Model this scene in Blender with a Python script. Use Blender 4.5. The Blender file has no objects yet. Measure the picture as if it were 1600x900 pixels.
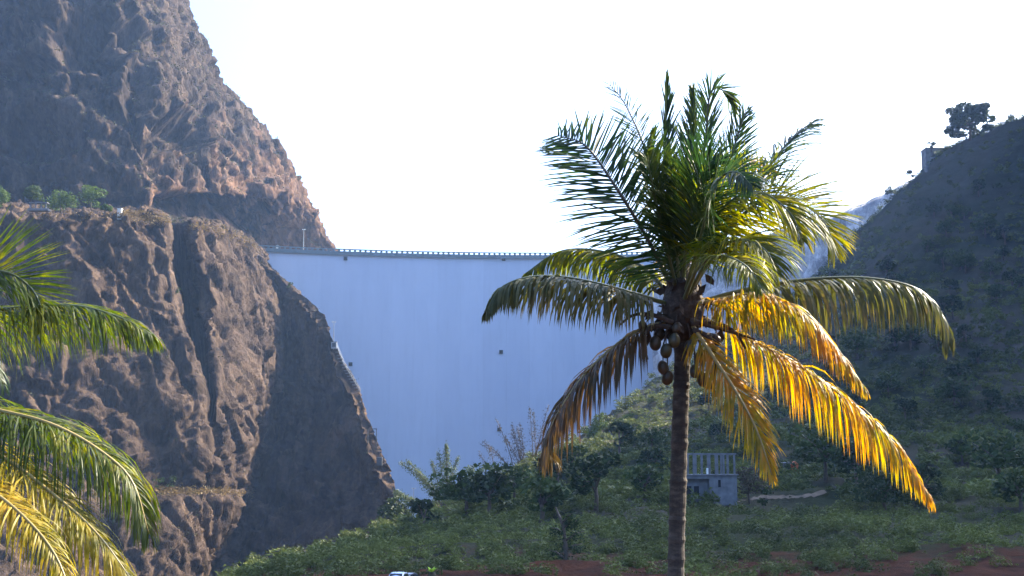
import bpy, math, random
import numpy as np
from mathutils import Vector, Matrix
from mathutils.bvhtree import BVHTree
random.seed(7); rng = np.random.default_rng(7)
C = bpy.context.scene.collection
sc = bpy.context.scene

# ------------------------------------------------------------------ camera
FPX, PITCH = 1931.0, math.radians(8.0)
EYE = Vector((0, 0, 12.0))
cd = bpy.data.cameras.new('camera'); cam = bpy.data.objects.new('camera', cd); C.objects.link(cam)
cd.sensor_width = 36; cd.lens = 36 * FPX / 1600; cd.clip_end = 20000; cd.clip_start = 0.1
cam.location = EYE; cam.rotation_euler = (math.pi / 2 + PITCH, 0, 0)
sc.camera = cam

# ------------------------------------------------------------------ sky, sun, exposure
SUN_AZ, SUN_EL = math.radians(54), math.radians(35)      # azimuth from +Y towards +X
w = bpy.data.worlds.new('World'); sc.world = w; w.use_nodes = True
nt = w.node_tree; nt.nodes.clear()
out = nt.nodes.new('ShaderNodeOutputWorld'); bg = nt.nodes.new('ShaderNodeBackground')
sky = nt.nodes.new('ShaderNodeTexSky'); sky.sky_type = 'NISHITA'; sky.sun_disc = False
sky.sun_elevation = SUN_EL; sky.sun_rotation = SUN_AZ; sky.air_density = 1.0; sky.dust_density = 9.0; sky.ozone_density = 9.0
sky.altitude = 300
bg.inputs['Strength'].default_value = 0.15
nt.links.new(sky.outputs[0], bg.inputs[0]); nt.links.new(bg.outputs[0], out.inputs[0])
SUN = Vector((math.sin(SUN_AZ) * math.cos(SUN_EL), math.cos(SUN_AZ) * math.cos(SUN_EL), math.sin(SUN_EL)))
sl = bpy.data.lights.new('sun', 'SUN'); sl.energy = 5.0; sl.angle = math.radians(0.5); sl.color = (1.0, 0.88, 0.68)
so = bpy.data.objects.new('sun', sl); C.objects.link(so); so.rotation_euler = SUN.to_track_quat('Z', 'Y').to_euler()
sc.view_settings.view_transform = 'Standard'; sc.view_settings.look = 'None'
sc.view_settings.exposure = 2.15; sc.view_settings.gamma = 1.0; sc.view_settings.use_curve_mapping = False
sc.cycles.use_denoising = True
sc.cycles.max_bounces = 6; sc.cycles.diffuse_bounces = 3; sc.cycles.transmission_bounces = 4
sc.cycles.volume_bounces = 1; sc.cycles.transparent_max_bounces = 6
sc.cycles.sample_clamp_indirect = 8.0

# ------------------------------------------------------------------ helpers
def at(px, py, D):
    """a point seen at photo pixel (px,py), D metres ahead (world y)"""
    dx = (px - 800) / FPX; dy = (450 - py) / FPX
    d = Vector((dx, math.cos(PITCH) - dy * math.sin(PITCH), math.sin(PITCH) + dy * math.cos(PITCH)))
    return EYE + d * (D / d.y)
def ray(px, py):
    dx = (px - 800) / FPX; dy = (450 - py) / FPX
    return Vector((dx, math.cos(PITCH) - dy * math.sin(PITCH), math.sin(PITCH) + dy * math.cos(PITCH))).normalized()

def tag(o, label=None, cat=None, group=None, kind=None):
    if label: o['label'] = label
    if cat: o['category'] = cat
    if group: o['group'] = group
    if kind: o['kind'] = kind
    return o
def thing(name, label, cat, loc=(0, 0, 0), group=None, rz=0):
    o = bpy.data.objects.new(name, None); C.objects.link(o); o.empty_display_size = 0.3
    o.location = loc; o.rotation_euler = (0, 0, rz)
    return tag(o, label, cat, group)
def link(name, me, parent=None, loc=None):
    o = bpy.data.objects.new(name, me); C.objects.link(o)
    if parent: o.parent = parent
    if loc is not None: o.location = loc
    return o
def mesh(name, verts, faces, mat, smooth=False):
    me = bpy.data.meshes.new(name)
    verts = np.asarray(verts, dtype=np.float64).reshape(-1, 3)
    if isinstance(faces, np.ndarray):
        nf, k = faces.shape
        me.vertices.add(len(verts)); me.vertices.foreach_set('co', verts.astype(np.float32).ravel())
        me.loops.add(nf * k); me.loops.foreach_set('vertex_index', faces.astype(np.int32).ravel())
        me.polygons.add(nf); me.polygons.foreach_set('loop_start', np.arange(0, nf * k, k, dtype=np.int32))
        me.polygons.foreach_set('loop_total', np.full(nf, k, dtype=np.int32))
        me.update(calc_edges=True)
    else:
        me.from_pydata([tuple(v) for v in verts], [], faces); me.update()
    if smooth: me.polygons.foreach_set('use_smooth', np.ones(len(me.polygons), dtype=bool))
    if mat: me.materials.append(mat)
    return me
class MB:
    """collects boxes, tubes and strips for ONE mesh"""
    def __init__(s): s.v = []; s.f = []
    def box(s, x0, x1, y0, y1, z0, z1):
        n = len(s.v)
        s.v += [(x0, y0, z0), (x1, y0, z0), (x1, y1, z0), (x0, y1, z0), (x0, y0, z1), (x1, y0, z1), (x1, y1, z1), (x0, y1, z1)]
        s.f += [[n + i for i in q] for q in ((0, 3, 2, 1), (4, 5, 6, 7), (0, 1, 5, 4), (1, 2, 6, 5), (2, 3, 7, 6), (3, 0, 4, 7))]
        return s
    def tube(s, pts, rad, k=8, cap=True):
        pts = [Vector(p) for p in pts]; n0 = len(s.v)
        prev = None
        for i, p in enumerate(pts):
            t = (pts[min(i + 1, len(pts) - 1)] - pts[max(i - 1, 0)]).normalized()
            a = prev if prev is not None else (Vector((1, 0, 0)) if abs(t.x) < .9 else Vector((0, 1, 0)))
            a = (a - t * a.dot(t)).normalized(); b = t.cross(a); prev = a
            r = rad[i] if hasattr(rad, '__len__') else rad
            for j in range(k):
                an = 2 * math.pi * j / k
                s.v.append(tuple(p + a * (math.cos(an) * r) + b * (math.sin(an) * r)))
        for i in range(len(pts) - 1):
            for j in range(k):
                s.f.append([n0 + i * k + j, n0 + i * k + (j + 1) % k, n0 + (i + 1) * k + (j + 1) % k, n0 + (i + 1) * k + j])
        if cap:
            s.f.append([n0 + j for j in range(k)][::-1]); s.f.append([n0 + (len(pts) - 1) * k + j for j in range(k)])
        return s
    def prism(s, poly, y0, y1):
        """poly of (x,z) extruded from y0 to y1"""
        n = len(s.v); k = len(poly)
        s.v += [(x, y0, z) for x, z in poly] + [(x, y1, z) for x, z in poly]
        s.f += [[n + i for i in range(k)], [n + k + i for i in range(k)][::-1]]
        s.f += [[n + i, n + k + i, n + k + (i + 1) % k, n + (i + 1) % k] for i in range(k)]
        return s
    def quad(s, *p):
        n = len(s.v); s.v += [tuple(q) for q in p]; s.f.append(list(range(n, n + len(p)))); return s
    def build(s, name, mat, parent=None, loc=None, smooth=False):
        me = mesh(name, s.v, s.f, mat, smooth)
        return link(name, me, parent, loc)

# numpy gradient noise
_perm = rng.permutation(256); _perm = np.concatenate([_perm, _perm])
_g = rng.normal(size=(256, 3)); _g /= np.linalg.norm(_g, axis=1)[:, None]
def noise(p):
    i = np.floor(p).astype(np.int64); f = p - i; i &= 255
    u = f * f * f * (f * (f * 6 - 15) + 10)
    r = np.zeros(len(p))
    for dx in (0, 1):
        for dy in (0, 1):
            for dz in (0, 1):
                h = _perm[(_perm[(_perm[(i[:, 0] + dx) & 255] + i[:, 1] + dy) & 255] + i[:, 2] + dz) & 255]
                g = _g[h]
                d = g[:, 0] * (f[:, 0] - dx) + g[:, 1] * (f[:, 1] - dy) + g[:, 2] * (f[:, 2] - dz)
                wx = u[:, 0] if dx else 1 - u[:, 0]; wy = u[:, 1] if dy else 1 - u[:, 1]; wz = u[:, 2] if dz else 1 - u[:, 2]
                r += d * wx * wy * wz
    return r * 1.6
def fbm(p, sc_, octs=4, gain=.5, ridged=False):
    p = p / np.asarray(sc_, dtype=float); a = 1; t = 0; s = 0
    for k in range(octs):
        n = noise(p * (2.03 ** k) + 17.3 * k)
        if ridged: n = 1 - 2 * np.abs(n)
        t = t + a * n; s += a; a *= gain
    return t / s

def worley(p, sc_, seed=0, tilt=.5):
    """angular slabs: every cell has its own height and tilt"""
    q = p / np.asarray(sc_, dtype=float); ci = np.floor(q).astype(np.int64); best = np.full(len(q), 1e9); second = best.copy(); hid = np.zeros(len(q), dtype=np.int64); off = np.zeros_like(q)
    J = np.random.default_rng(seed).uniform(0, 1, (256, 3)); Tt = np.random.default_rng(seed + 1).normal(size=(256, 3)); H = np.random.default_rng(seed + 2).uniform(-1, 1, 256)
    for dx in (-1, 0, 1):
        for dy in (-1, 0, 1):
            for dz in (-1, 0, 1):
                c = ci + (dx, dy, dz); h = _perm[(_perm[(_perm[c[:, 0] & 255] + c[:, 1]) & 255] + c[:, 2]) & 255]
                r = q - (c + J[h]); d2 = (r * r).sum(1); m = d2 < best
                second = np.where(m, best, np.minimum(second, d2)); best = np.where(m, d2, best); hid = np.where(m, h, hid); off[m] = r[m]
    crack = np.clip((np.sqrt(second) - np.sqrt(best)) / .12, 0, 1)
    return H[hid] + tilt * (Tt[hid] * off).sum(1) - .35 * (1 - crack)

def loft(rows, res=1.1, blur=2):
    """rows: R lists of C points -> dense grid (NR,NC,3), linear then softened"""
    G = np.array([[tuple(p) for p in r] for r in rows], dtype=float)
    def dense(G, axis, res):
        G = np.moveaxis(G, axis, 0); outl = []
        seg = np.sqrt(((G[1:] - G[:-1]) ** 2).sum(-1)); seg = np.median(seg, axis=1)
        for i in range(len(G) - 1):
            n = max(2, int(seg[i] / res)); t = (np.arange(n) / n)[:, None, None]
            outl.append(G[i][None] * (1 - t) + G[i + 1][None] * t)
        outl.append(G[-1][None])
        return np.moveaxis(np.concatenate(outl), 0, axis)
    G = dense(G, 0, res); G = dense(G, 1, res)
    for _ in range(blur):
        G[1:-1] = (G[:-2] + 2 * G[1:-1] + G[2:]) / 4
        G[:, 1:-1] = (G[:, :-2] + 2 * G[:, 1:-1] + G[:, 2:]) / 4
    return G
def grid_normals(G):
    du = np.gradient(G, axis=1); dv = np.gradient(G, axis=0)
    n = np.cross(du, dv); n /= (np.linalg.norm(n, axis=-1)[..., None] + 1e-9)
    return n
def grid_mesh(name, G, mat, smooth=True, flip=False):
    R, K = G.shape[:2]
    idx = np.arange(R * K).reshape(R, K)
    f = np.stack([idx[:-1, :-1], idx[1:, :-1], idx[1:, 1:], idx[:-1, 1:]], -1).reshape(-1, 4)
    if flip: f = f[:, ::-1]
    return mesh(name, G.reshape(-1, 3), np.ascontiguousarray(f), mat, smooth)

# ------------------------------------------------------------------ materials
def nodes(name):
    m = bpy.data.materials.new(name); m.use_nodes = True
    n = m.node_tree; b = n.nodes['Principled BSDF']
    return m, n, b
def tex(n, kind, scale, **kw):
    t = n.nodes.new(kind); t.inputs['Scale'].default_value = scale
    for k, v in kw.items():
        if k in t.inputs: t.inputs[k].default_value = v
    return t
def ramp(n, src, stops, mode='LINEAR'):
    r = n.nodes.new('ShaderNodeValToRGB'); e = r.color_ramp.elements
    r.color_ramp.interpolation = mode
    while len(e) < len(stops): e.new(0.5)
    for i, (p, c) in enumerate(stops):
        e[i].position = p; e[i].color = (*c, 1) if len(c) == 3 else c
    n.links.new(src, r.inputs[0]); return r
def mix(n, fac, a, b, mode='MIX'):
    m = n.nodes.new('ShaderNodeMix'); m.data_type = 'RGBA'; m.blend_type = mode
    for s, v in ((0, fac), (6, a), (7, b)):
        if hasattr(v, 'links') or hasattr(v, 'is_linked'): n.links.new(v, m.inputs[s])
        elif isinstance(v, (int, float)): m.inputs[s].default_value = v
        else: m.inputs[s].default_value = (*v, 1)
    return m.outputs[2]
def coords(n, sx=1, sy=1, sz=1, rot=(0, 0, 0)):
    tc = n.nodes.new('ShaderNodeTexCoord'); mp = n.nodes.new('ShaderNodeMapping')
    mp.inputs['Scale'].default_value = (sx, sy, sz); mp.inputs['Rotation'].default_value = rot
    n.links.new(tc.outputs['Object'], mp.inputs[0]); return mp.outputs[0]
def bump(n, b, src, dist, strength=1.0, prev=None):
    bp = n.nodes.new('ShaderNodeBump'); bp.inputs['Distance'].default_value = dist; bp.inputs['Strength'].default_value = strength
    n.links.new(src, bp.inputs['Height'])
    if prev: n.links.new(prev.outputs[0], bp.inputs['Normal'])
    n.links.new(bp.outputs[0], b.inputs['Normal']); return bp

def simple(name, col, rough=.8, metal=0, var=0.15, scale=2.0, bumpd=0):
    m, n, b = nodes(name)
    t = tex(n, 'ShaderNodeTexNoise', scale, Detail=4.0); n.links.new(coords(n), t.inputs[0])
    lo = tuple(c * (1 - var) for c in col); hi = tuple(min(1, c * (1 + var)) for c in col)
    r = ramp(n, t.outputs[0], [(.3, lo), (.7, hi)]); n.links.new(r.outputs[0], b.inputs['Base Color'])
    b.inputs['Roughness'].default_value = rough; b.inputs['Metallic'].default_value = metal
    if bumpd: bump(n, b, t.outputs[0], bumpd)
    return m

def rock_mat(name, dark, midc, warm, grass, warm_bias=.62, right=False):
    m, n, b = nodes(name)
    co = coords(n); cs = coords(n, 1, 1, .35, (0, .35, 0))
    big = tex(n, 'ShaderNodeTexNoise', .022, Detail=5.0, Roughness=.6); n.links.new(co, big.inputs[0])
    med = tex(n, 'ShaderNodeTexNoise', .12, Detail=8.0, Roughness=.65); n.links.new(cs, med.inputs[0])
    fine = tex(n, 'ShaderNodeTexNoise', .7, Detail=6.0, Roughness=.7); n.links.new(cs, fine.inputs[0])
    c1 = ramp(n, med.outputs[0], [(.32, dark), (.5, midc), (.68, tuple(min(1, x * 1.45) for x in midc))])
    c2 = ramp(n, big.outputs[0], [(warm_bias - .08, (0, 0, 0)), (warm_bias + .06, (1, 1, 1))])
    wf = c2.outputs[0]
    if right:      # warm colour grows towards the right and foot of the far cliff
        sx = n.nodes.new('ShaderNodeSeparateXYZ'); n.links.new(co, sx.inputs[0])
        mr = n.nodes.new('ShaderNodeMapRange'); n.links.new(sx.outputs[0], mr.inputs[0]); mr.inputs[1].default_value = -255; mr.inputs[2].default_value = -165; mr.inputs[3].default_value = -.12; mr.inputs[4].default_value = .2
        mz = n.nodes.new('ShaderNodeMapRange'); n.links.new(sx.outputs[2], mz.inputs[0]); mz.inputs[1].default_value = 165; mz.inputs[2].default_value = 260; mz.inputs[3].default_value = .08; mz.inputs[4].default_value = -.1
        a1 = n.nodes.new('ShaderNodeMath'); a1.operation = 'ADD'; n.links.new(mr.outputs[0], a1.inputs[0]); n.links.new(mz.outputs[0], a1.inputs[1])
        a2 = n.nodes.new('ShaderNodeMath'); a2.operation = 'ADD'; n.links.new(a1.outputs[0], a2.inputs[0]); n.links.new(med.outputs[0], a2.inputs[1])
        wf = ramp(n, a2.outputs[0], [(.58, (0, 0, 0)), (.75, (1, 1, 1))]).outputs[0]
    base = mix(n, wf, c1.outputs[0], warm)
    f2 = ramp(n, fine.outputs[0], [(.32, (.62, .62, .62)), (.68, (1.4, 1.35, 1.3))])
    base = mix(n, 1.0, base, f2.outputs[0], 'MULTIPLY')
    vc = tex(n, 'ShaderNodeTexVoronoi', .13); n.links.new(coords(n, 1, 1, .4, (0, .35, 0)), vc.inputs[0])
    bw = n.nodes.new('ShaderNodeRGBToBW'); n.links.new(vc.outputs['Color'], bw.inputs[0])
    vr = ramp(n, bw.outputs[0], [(.2, (.72, .72, .74)), (.8, (1.3, 1.27, 1.22))]); base = mix(n, 1.0, base, vr.outputs[0], 'MULTIPLY')
    # dry grass and soil lie on ledges (true slope of the rock)
    geo = n.nodes.new('ShaderNodeNewGeometry'); sep = n.nodes.new('ShaderNodeSeparateXYZ'); n.links.new(geo.outputs['Normal'], sep.inputs[0])
    add = n.nodes.new('ShaderNodeMath'); add.operation = 'MULTIPLY_ADD'; add.inputs[1].default_value = .5; n.links.new(med.outputs[0], add.inputs[0]); n.links.new(sep.outputs[2], add.inputs[2])
    g = ramp(n, add.outputs[0], [(1.0, (0, 0, 0)), (1.16, (1, 1, 1))])
    gcol = ramp(n, big.outputs[0], [(.4, grass[0]), (.6, grass[1])])
    base = mix(n, g.outputs[0], base, gcol.outputs[0])
    n.links.new(base, b.inputs['Base Color']); b.inputs['Roughness'].default_value = .9
    b.inputs['Specular IOR Level'].default_value = .03
    vor = tex(n, 'ShaderNodeTexVoronoi', .35); vor.feature = 'DISTANCE_TO_EDGE'; n.links.new(cs, vor.inputs[0])
    b1 = bump(n, b, med.outputs[0], 6.0, .6); b2 = bump(n, b, fine.outputs[0], 1.5, .7, b1)
    return m
M = {}
M['cliff_near'] = rock_mat('cliff_near', (.011, .009, .008), (.060, .043, .032), (.10, .066, .040), ((.10, .07, .03), (.035, .04, .018)), .66)
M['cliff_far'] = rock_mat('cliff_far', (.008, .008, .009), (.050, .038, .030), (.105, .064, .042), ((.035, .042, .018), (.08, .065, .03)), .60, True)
M['pale_rock'] = rock_mat('pale_rock', (.2, .2, .21), (.42, .42, .44), (.2, .17, .14), ((.06, .08, .04), (.10, .10, .06)), .7)

def hill_mat():
    m, n, b = nodes('hill_soil')
    co = coords(n)
    big = tex(n, 'ShaderNodeTexNoise', .012, Detail=6.0, Roughness=.6); n.links.new(co, big.inputs[0])
    med = tex(n, 'ShaderNodeTexNoise', .15, Detail=8.0, Roughness=.7); n.links.new(co, med.inputs[0])
    c1 = ramp(n, med.outputs[0], [(.3, (.016, .021, .011)), (.5, (.026, .033, .015)), (.7, (.040, .044, .022))])
    c2 = ramp(n, big.outputs[0], [(.42, (0, 0, 0)), (.62, (1, 1, 1))])
    base = mix(n, c2.outputs[0], c1.outputs[0], (.062, .055, .040))
    # the red earth of the cutting at the valley floor
    sep = n.nodes.new('ShaderNodeSeparateXYZ'); n.links.new(co, sep.inputs[0])
    mr = n.nodes.new('ShaderNodeMapRange'); n.links.new(sep.outputs[1], mr.inputs[0])
    mr.inputs[1].default_value = 185; mr.inputs[2].default_value = 128; mr.inputs[3].default_value = -.25; mr.inputs[4].default_value = .55
    ad = n.nodes.new('ShaderNodeMath'); ad.operation = 'ADD'; n.links.new(mr.outputs[0], ad.inputs[0]); n.links.new(med.outputs[0], ad.inputs[1])
    rd = ramp(n, ad.outputs[0], [(.56, (0, 0, 0)), (.8, (1, 1, 1))])
    redc = ramp(n, med.outputs[0], [(.35, (.026, .0125, .008)), (.65, (.075, .030, .017))])
    base = mix(n, rd.outputs[0], base, redc.outputs[0])
    n.links.new(base, b.inputs['Base Color']); b.inputs['Roughness'].default_value = .95; b.inputs['Specular IOR Level'].default_value = .02
    bump(n, b, med.outputs[0], 2.0, .8)
    return m
M['hill'] = hill_mat()
M['ground'] = simple('ground_soil', (.11, .085, .05), .95, scale=.08, var=.4)

def leaf_quads(centres, size, flat=.6, r=None):
    r = r or rng; n = len(centres)
    a = r.normal(size=(n, 3)); a[:, 2] *= flat; a /= np.linalg.norm(a, axis=1)[:, None]
    b = r.normal(size=(n, 3)); b -= a * (a * b).sum(1)[:, None]; b /= np.linalg.norm(b, axis=1)[:, None]
    s = size * r.uniform(.6, 1.4, n)[:, None]
    c = centres
    V = np.stack([c - a * s, c + b * s * .55, c + a * s, c - b * s * .55], 1).reshape(-1, 3)
    F = np.arange(4 * n).reshape(n, 4)
    return V, F
def foliage(name, c0, c1, trans=.25, scale=.25):
    m, n, b = nodes(name)
    t = tex(n, 'ShaderNodeTexNoise', scale, Detail=5.0, Roughness=.7); n.links.new(coords(n), t.inputs[0])
    r = ramp(n, t.outputs[0], [(.35, c0), (.65, c1)])
    n.links.new(r.outputs[0], b.inputs['Base Color']); b.inputs['Roughness'].default_value = .6
    b.inputs['Specular IOR Level'].default_value = .12
    tr = n.nodes.new('ShaderNodeBsdfTranslucent'); n.links.new(r.outputs[0], tr.inputs[0])
    mx = n.nodes.new('ShaderNodeMixShader'); mx.inputs[0].default_value = trans
    n.links.new(b.outputs[0], mx.inputs[1]); n.links.new(tr.outputs[0], mx.inputs[2])
    n.links.new(mx.outputs[0], n.nodes['Material Output'].inputs[0])
    return m
M['scrub'] = foliage('scrub_leaves', (.034, .048, .016), (.15, .175, .04), scale=.022)
M['tree_dark'] = foliage('tree_leaves_dark', (.020, .034, .013), (.05, .072, .022))
M['tree_mid'] = foliage('tree_leaves_mid', (.03, .05, .014), (.07, .10, .026))
M['tree_bright'] = foliage('tree_leaves_bright', (.045, .08, .014), (.12, .17, .03))
M['bamboo'] = foliage('bamboo_leaves', (.09, .12, .05), (.17, .20, .10))
M['dry'] = foliage('dry_twigs', (.05, .045, .03), (.09, .075, .05))
M['limewash'] = foliage('plant_leaves_lime', (.20, .36, .03), (.34, .50, .05), .4, 3)
M['bark'] = simple('bark', (.10, .075, .055), .9, scale=3, var=.3)

def palm_leaf(name, cols, trans=.5, scale=1.3, rough=.5):
    m, n, b = nodes(name)
    t = tex(n, 'ShaderNodeTexNoise', scale, Detail=4.0, Roughness=.6); n.links.new(coords(n), t.inputs[0])
    f = tex(n, 'ShaderNodeTexNoise', 14, Detail=3.0); n.links.new(coords(n, 1, 1, .4), f.inputs[0])
    av = mix(n, .35, t.outputs[0], f.outputs[0])
    k = len(cols)
    r = ramp(n, av, [(.32 + .36 * i / (k - 1), c) for i, c in enumerate(cols)])
    n.links.new(r.outputs[0], b.inputs['Base Color']); b.inputs['Roughness'].default_value = rough
    b.inputs['Specular IOR Level'].default_value = .35
    hs = n.nodes.new('ShaderNodeHueSaturation'); hs.inputs['Saturation'].default_value = 1.15; hs.inputs['Value'].default_value = 1.5
    n.links.new(r.outputs[0], hs.inputs['Color'])
    tr = n.nodes.new('ShaderNodeBsdfTranslucent'); n.links.new(hs.outputs[0], tr.inputs[0])
    mx = n.nodes.new('ShaderNodeMixShader'); mx.inputs[0].default_value = trans
    n.links.new(b.outputs[0], mx.inputs[1]); n.links.new(tr.outputs[0], mx.inputs[2])
    n.links.new(mx.outputs[0], n.nodes['Material Output'].inputs[0])
    return m
M['palm_green'] = palm_leaf('palm_leaf_green', [(.011, .030, .012), (.026, .054, .014), (.10, .12, .02)], .36)
M['palm_lime'] = palm_leaf('palm_leaf_lime', [(.025, .045, .005), (.12, .135, .010), (.34, .27, .02)], .55)
M['palm_olive'] = palm_leaf('palm_leaf_olive', [(.035, .045, .012), (.09, .09, .025), (.22, .15, .06)], .35)
M['palm_gold'] = palm_leaf('palm_leaf_gold', [(.06, .09, .012), (.28, .22, .02), (.42, .20, .018), (.20, .08, .02)], .5)
M['palm_brown'] = palm_leaf('palm_leaf_brown', [(.04, .035, .014), (.09, .055, .02), (.14, .07, .03)], .3)
M['rachis_green'] = simple('rachis_green', (.09, .10, .035), .4, scale=5)
M['rachis_gold'] = simple('rachis_gold', (.30, .22, .07), .4, scale=5)
M['rachis_dark'] = simple('rachis_dark', (.06, .05, .03), .6, scale=5)
M['fibre'] = simple('palm_fibre', (.05, .035, .025), .95, scale=14, var=.5, bumpd=.03)
M['nut'] = simple('coconut_husk', (.045, .03, .015), .5, scale=4, var=.3)
M['nut_green'] = simple('coconut_husk_green', (.045, .04, .017), .45, scale=4, var=.3)

def trunk_mat():
    m, n, b = nodes('palm_bark')
    t = tex(n, 'ShaderNodeTexNoise', 5, Detail=8.0, Roughness=.7); n.links.new(coords(n, 1, 1, 2.2), t.inputs[0])
    r = ramp(n, t.outputs[0], [(.3, (.016, .012, .009)), (.5, (.045, .033, .023)), (.72, (.12, .095, .07))])
    n.links.new(r.outputs[0], b.inputs['Base Color']); b.inputs['Roughness'].default_value = .85
    bump(n, b, t.outputs[0], .03, .8); return m
M['trunk'] = trunk_mat()

def concrete_mat():
    m, n, b = nodes('dam_concrete')
    co = coords(n); st = coords(n, 1, 1, .06)
    a = tex(n, 'ShaderNodeTexNoise', .03, Detail=7.0, Roughness=.65); n.links.new(coords(n, 1, 1, .4), a.inputs[0])
    s = tex(n, 'ShaderNodeTexNoise', .35, Detail=6.0, Roughness=.7); n.links.new(st, s.inputs[0])
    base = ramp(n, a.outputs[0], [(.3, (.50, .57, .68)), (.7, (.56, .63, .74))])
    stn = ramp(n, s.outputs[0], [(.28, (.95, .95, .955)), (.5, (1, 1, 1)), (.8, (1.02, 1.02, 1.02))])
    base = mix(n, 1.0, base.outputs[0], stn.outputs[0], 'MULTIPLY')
    # lift lines of the pours
    sep = n.nodes.new('ShaderNodeSeparateXYZ'); n.links.new(co, sep.inputs[0])
    wv = n.nodes.new('ShaderNodeMath'); wv.operation = 'PINGPONG'; wv.inputs[1].default_value = 3.05; n.links.new(sep.outputs[2], wv.inputs[0])
    ln = ramp(n, wv.outputs[0], [(0, (.93, .93, .94)), (.10, (1, 1, 1))])
    base = mix(n, .8, base, ln.outputs[0], 'MULTIPLY')
    w2 = n.nodes.new('ShaderNodeMath'); w2.operation = 'PINGPONG'; w2.inputs[1].default_value = 17.4; n.links.new(sep.outputs[2], w2.inputs[0])
    l2 = ramp(n, w2.outputs[0], [(0, (.9, .9, .91)), (.035, (1, 1, 1))]); base = mix(n, .8, base, l2.outputs[0], 'MULTIPLY')
    oi = n.nodes.new('ShaderNodeObjectInfo'); rr = ramp(n, oi.outputs['Random'], [(0, (.955, .957, .965)), (1, (1.02, 1.02, 1.02))])
    base = mix(n, 1.0, base, rr.outputs[0], 'MULTIPLY')
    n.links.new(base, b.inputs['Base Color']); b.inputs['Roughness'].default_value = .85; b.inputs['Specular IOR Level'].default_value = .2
    return m
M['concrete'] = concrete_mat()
M['crest'] = simple('crest_concrete', (.12, .17, .19), .8, scale=.3)
M['old_concrete'] = simple('old_concrete', (.15, .155, .165), .9, scale=.8, var=.3)
M['white_paint'] = simple('white_paint', (.75, .75, .72), .6)
M['grey_steel'] = simple('grey_steel', (.30, .31, .32), .5, .5)
M['dark_steel'] = simple('dark_steel', (.06, .065, .07), .6, .3)
M['painted_void'] = simple('opening_shade', (.015, .015, .018), .9)  # near-black colour that paints the shade inside openings
M['orange'] = simple('orange_tarpaulin', (.65, .12, .03), .6)
M['sheet'] = simple('roof_sheet', (.40, .42, .45), .5, .2)
M['road_dust'] = simple('dirt_track', (.085, .062, .04), .95, scale=.5, var=.25)
M['car_silver'] = simple('car_paint_silver', (.50, .55, .66), .25, .6, var=.03)
M['car_dark'] = simple('car_paint_dark', (.06, .07, .10), .25, .4, var=.03)
M['glass'] = simple('car_glass', (.02, .025, .03), .08, 0, var=.02)
M['tyre'] = simple('tyre_rubber', (.02, .02, .02), .9)
M['lamp_glass'] = simple('lamp_glass', (.7, .7, .65), .3)

# ------------------------------------------------------------------ ground
g = MB(); n_ = 24
for i in range(n_):
    for j in range(n_):
        x0, x1 = -3000 + 250 * i, -2750 + 250 * i; y0, y1 = -1500 + 250 * j, -1250 + 250 * j
        g.quad((x0, y0, 0), (x1, y0, 0), (x1, y1, 0), (x0, y1, 0))
tag(g.build('ground', M['ground'], loc=(0, 0, -46.0)), kind='structure')

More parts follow.
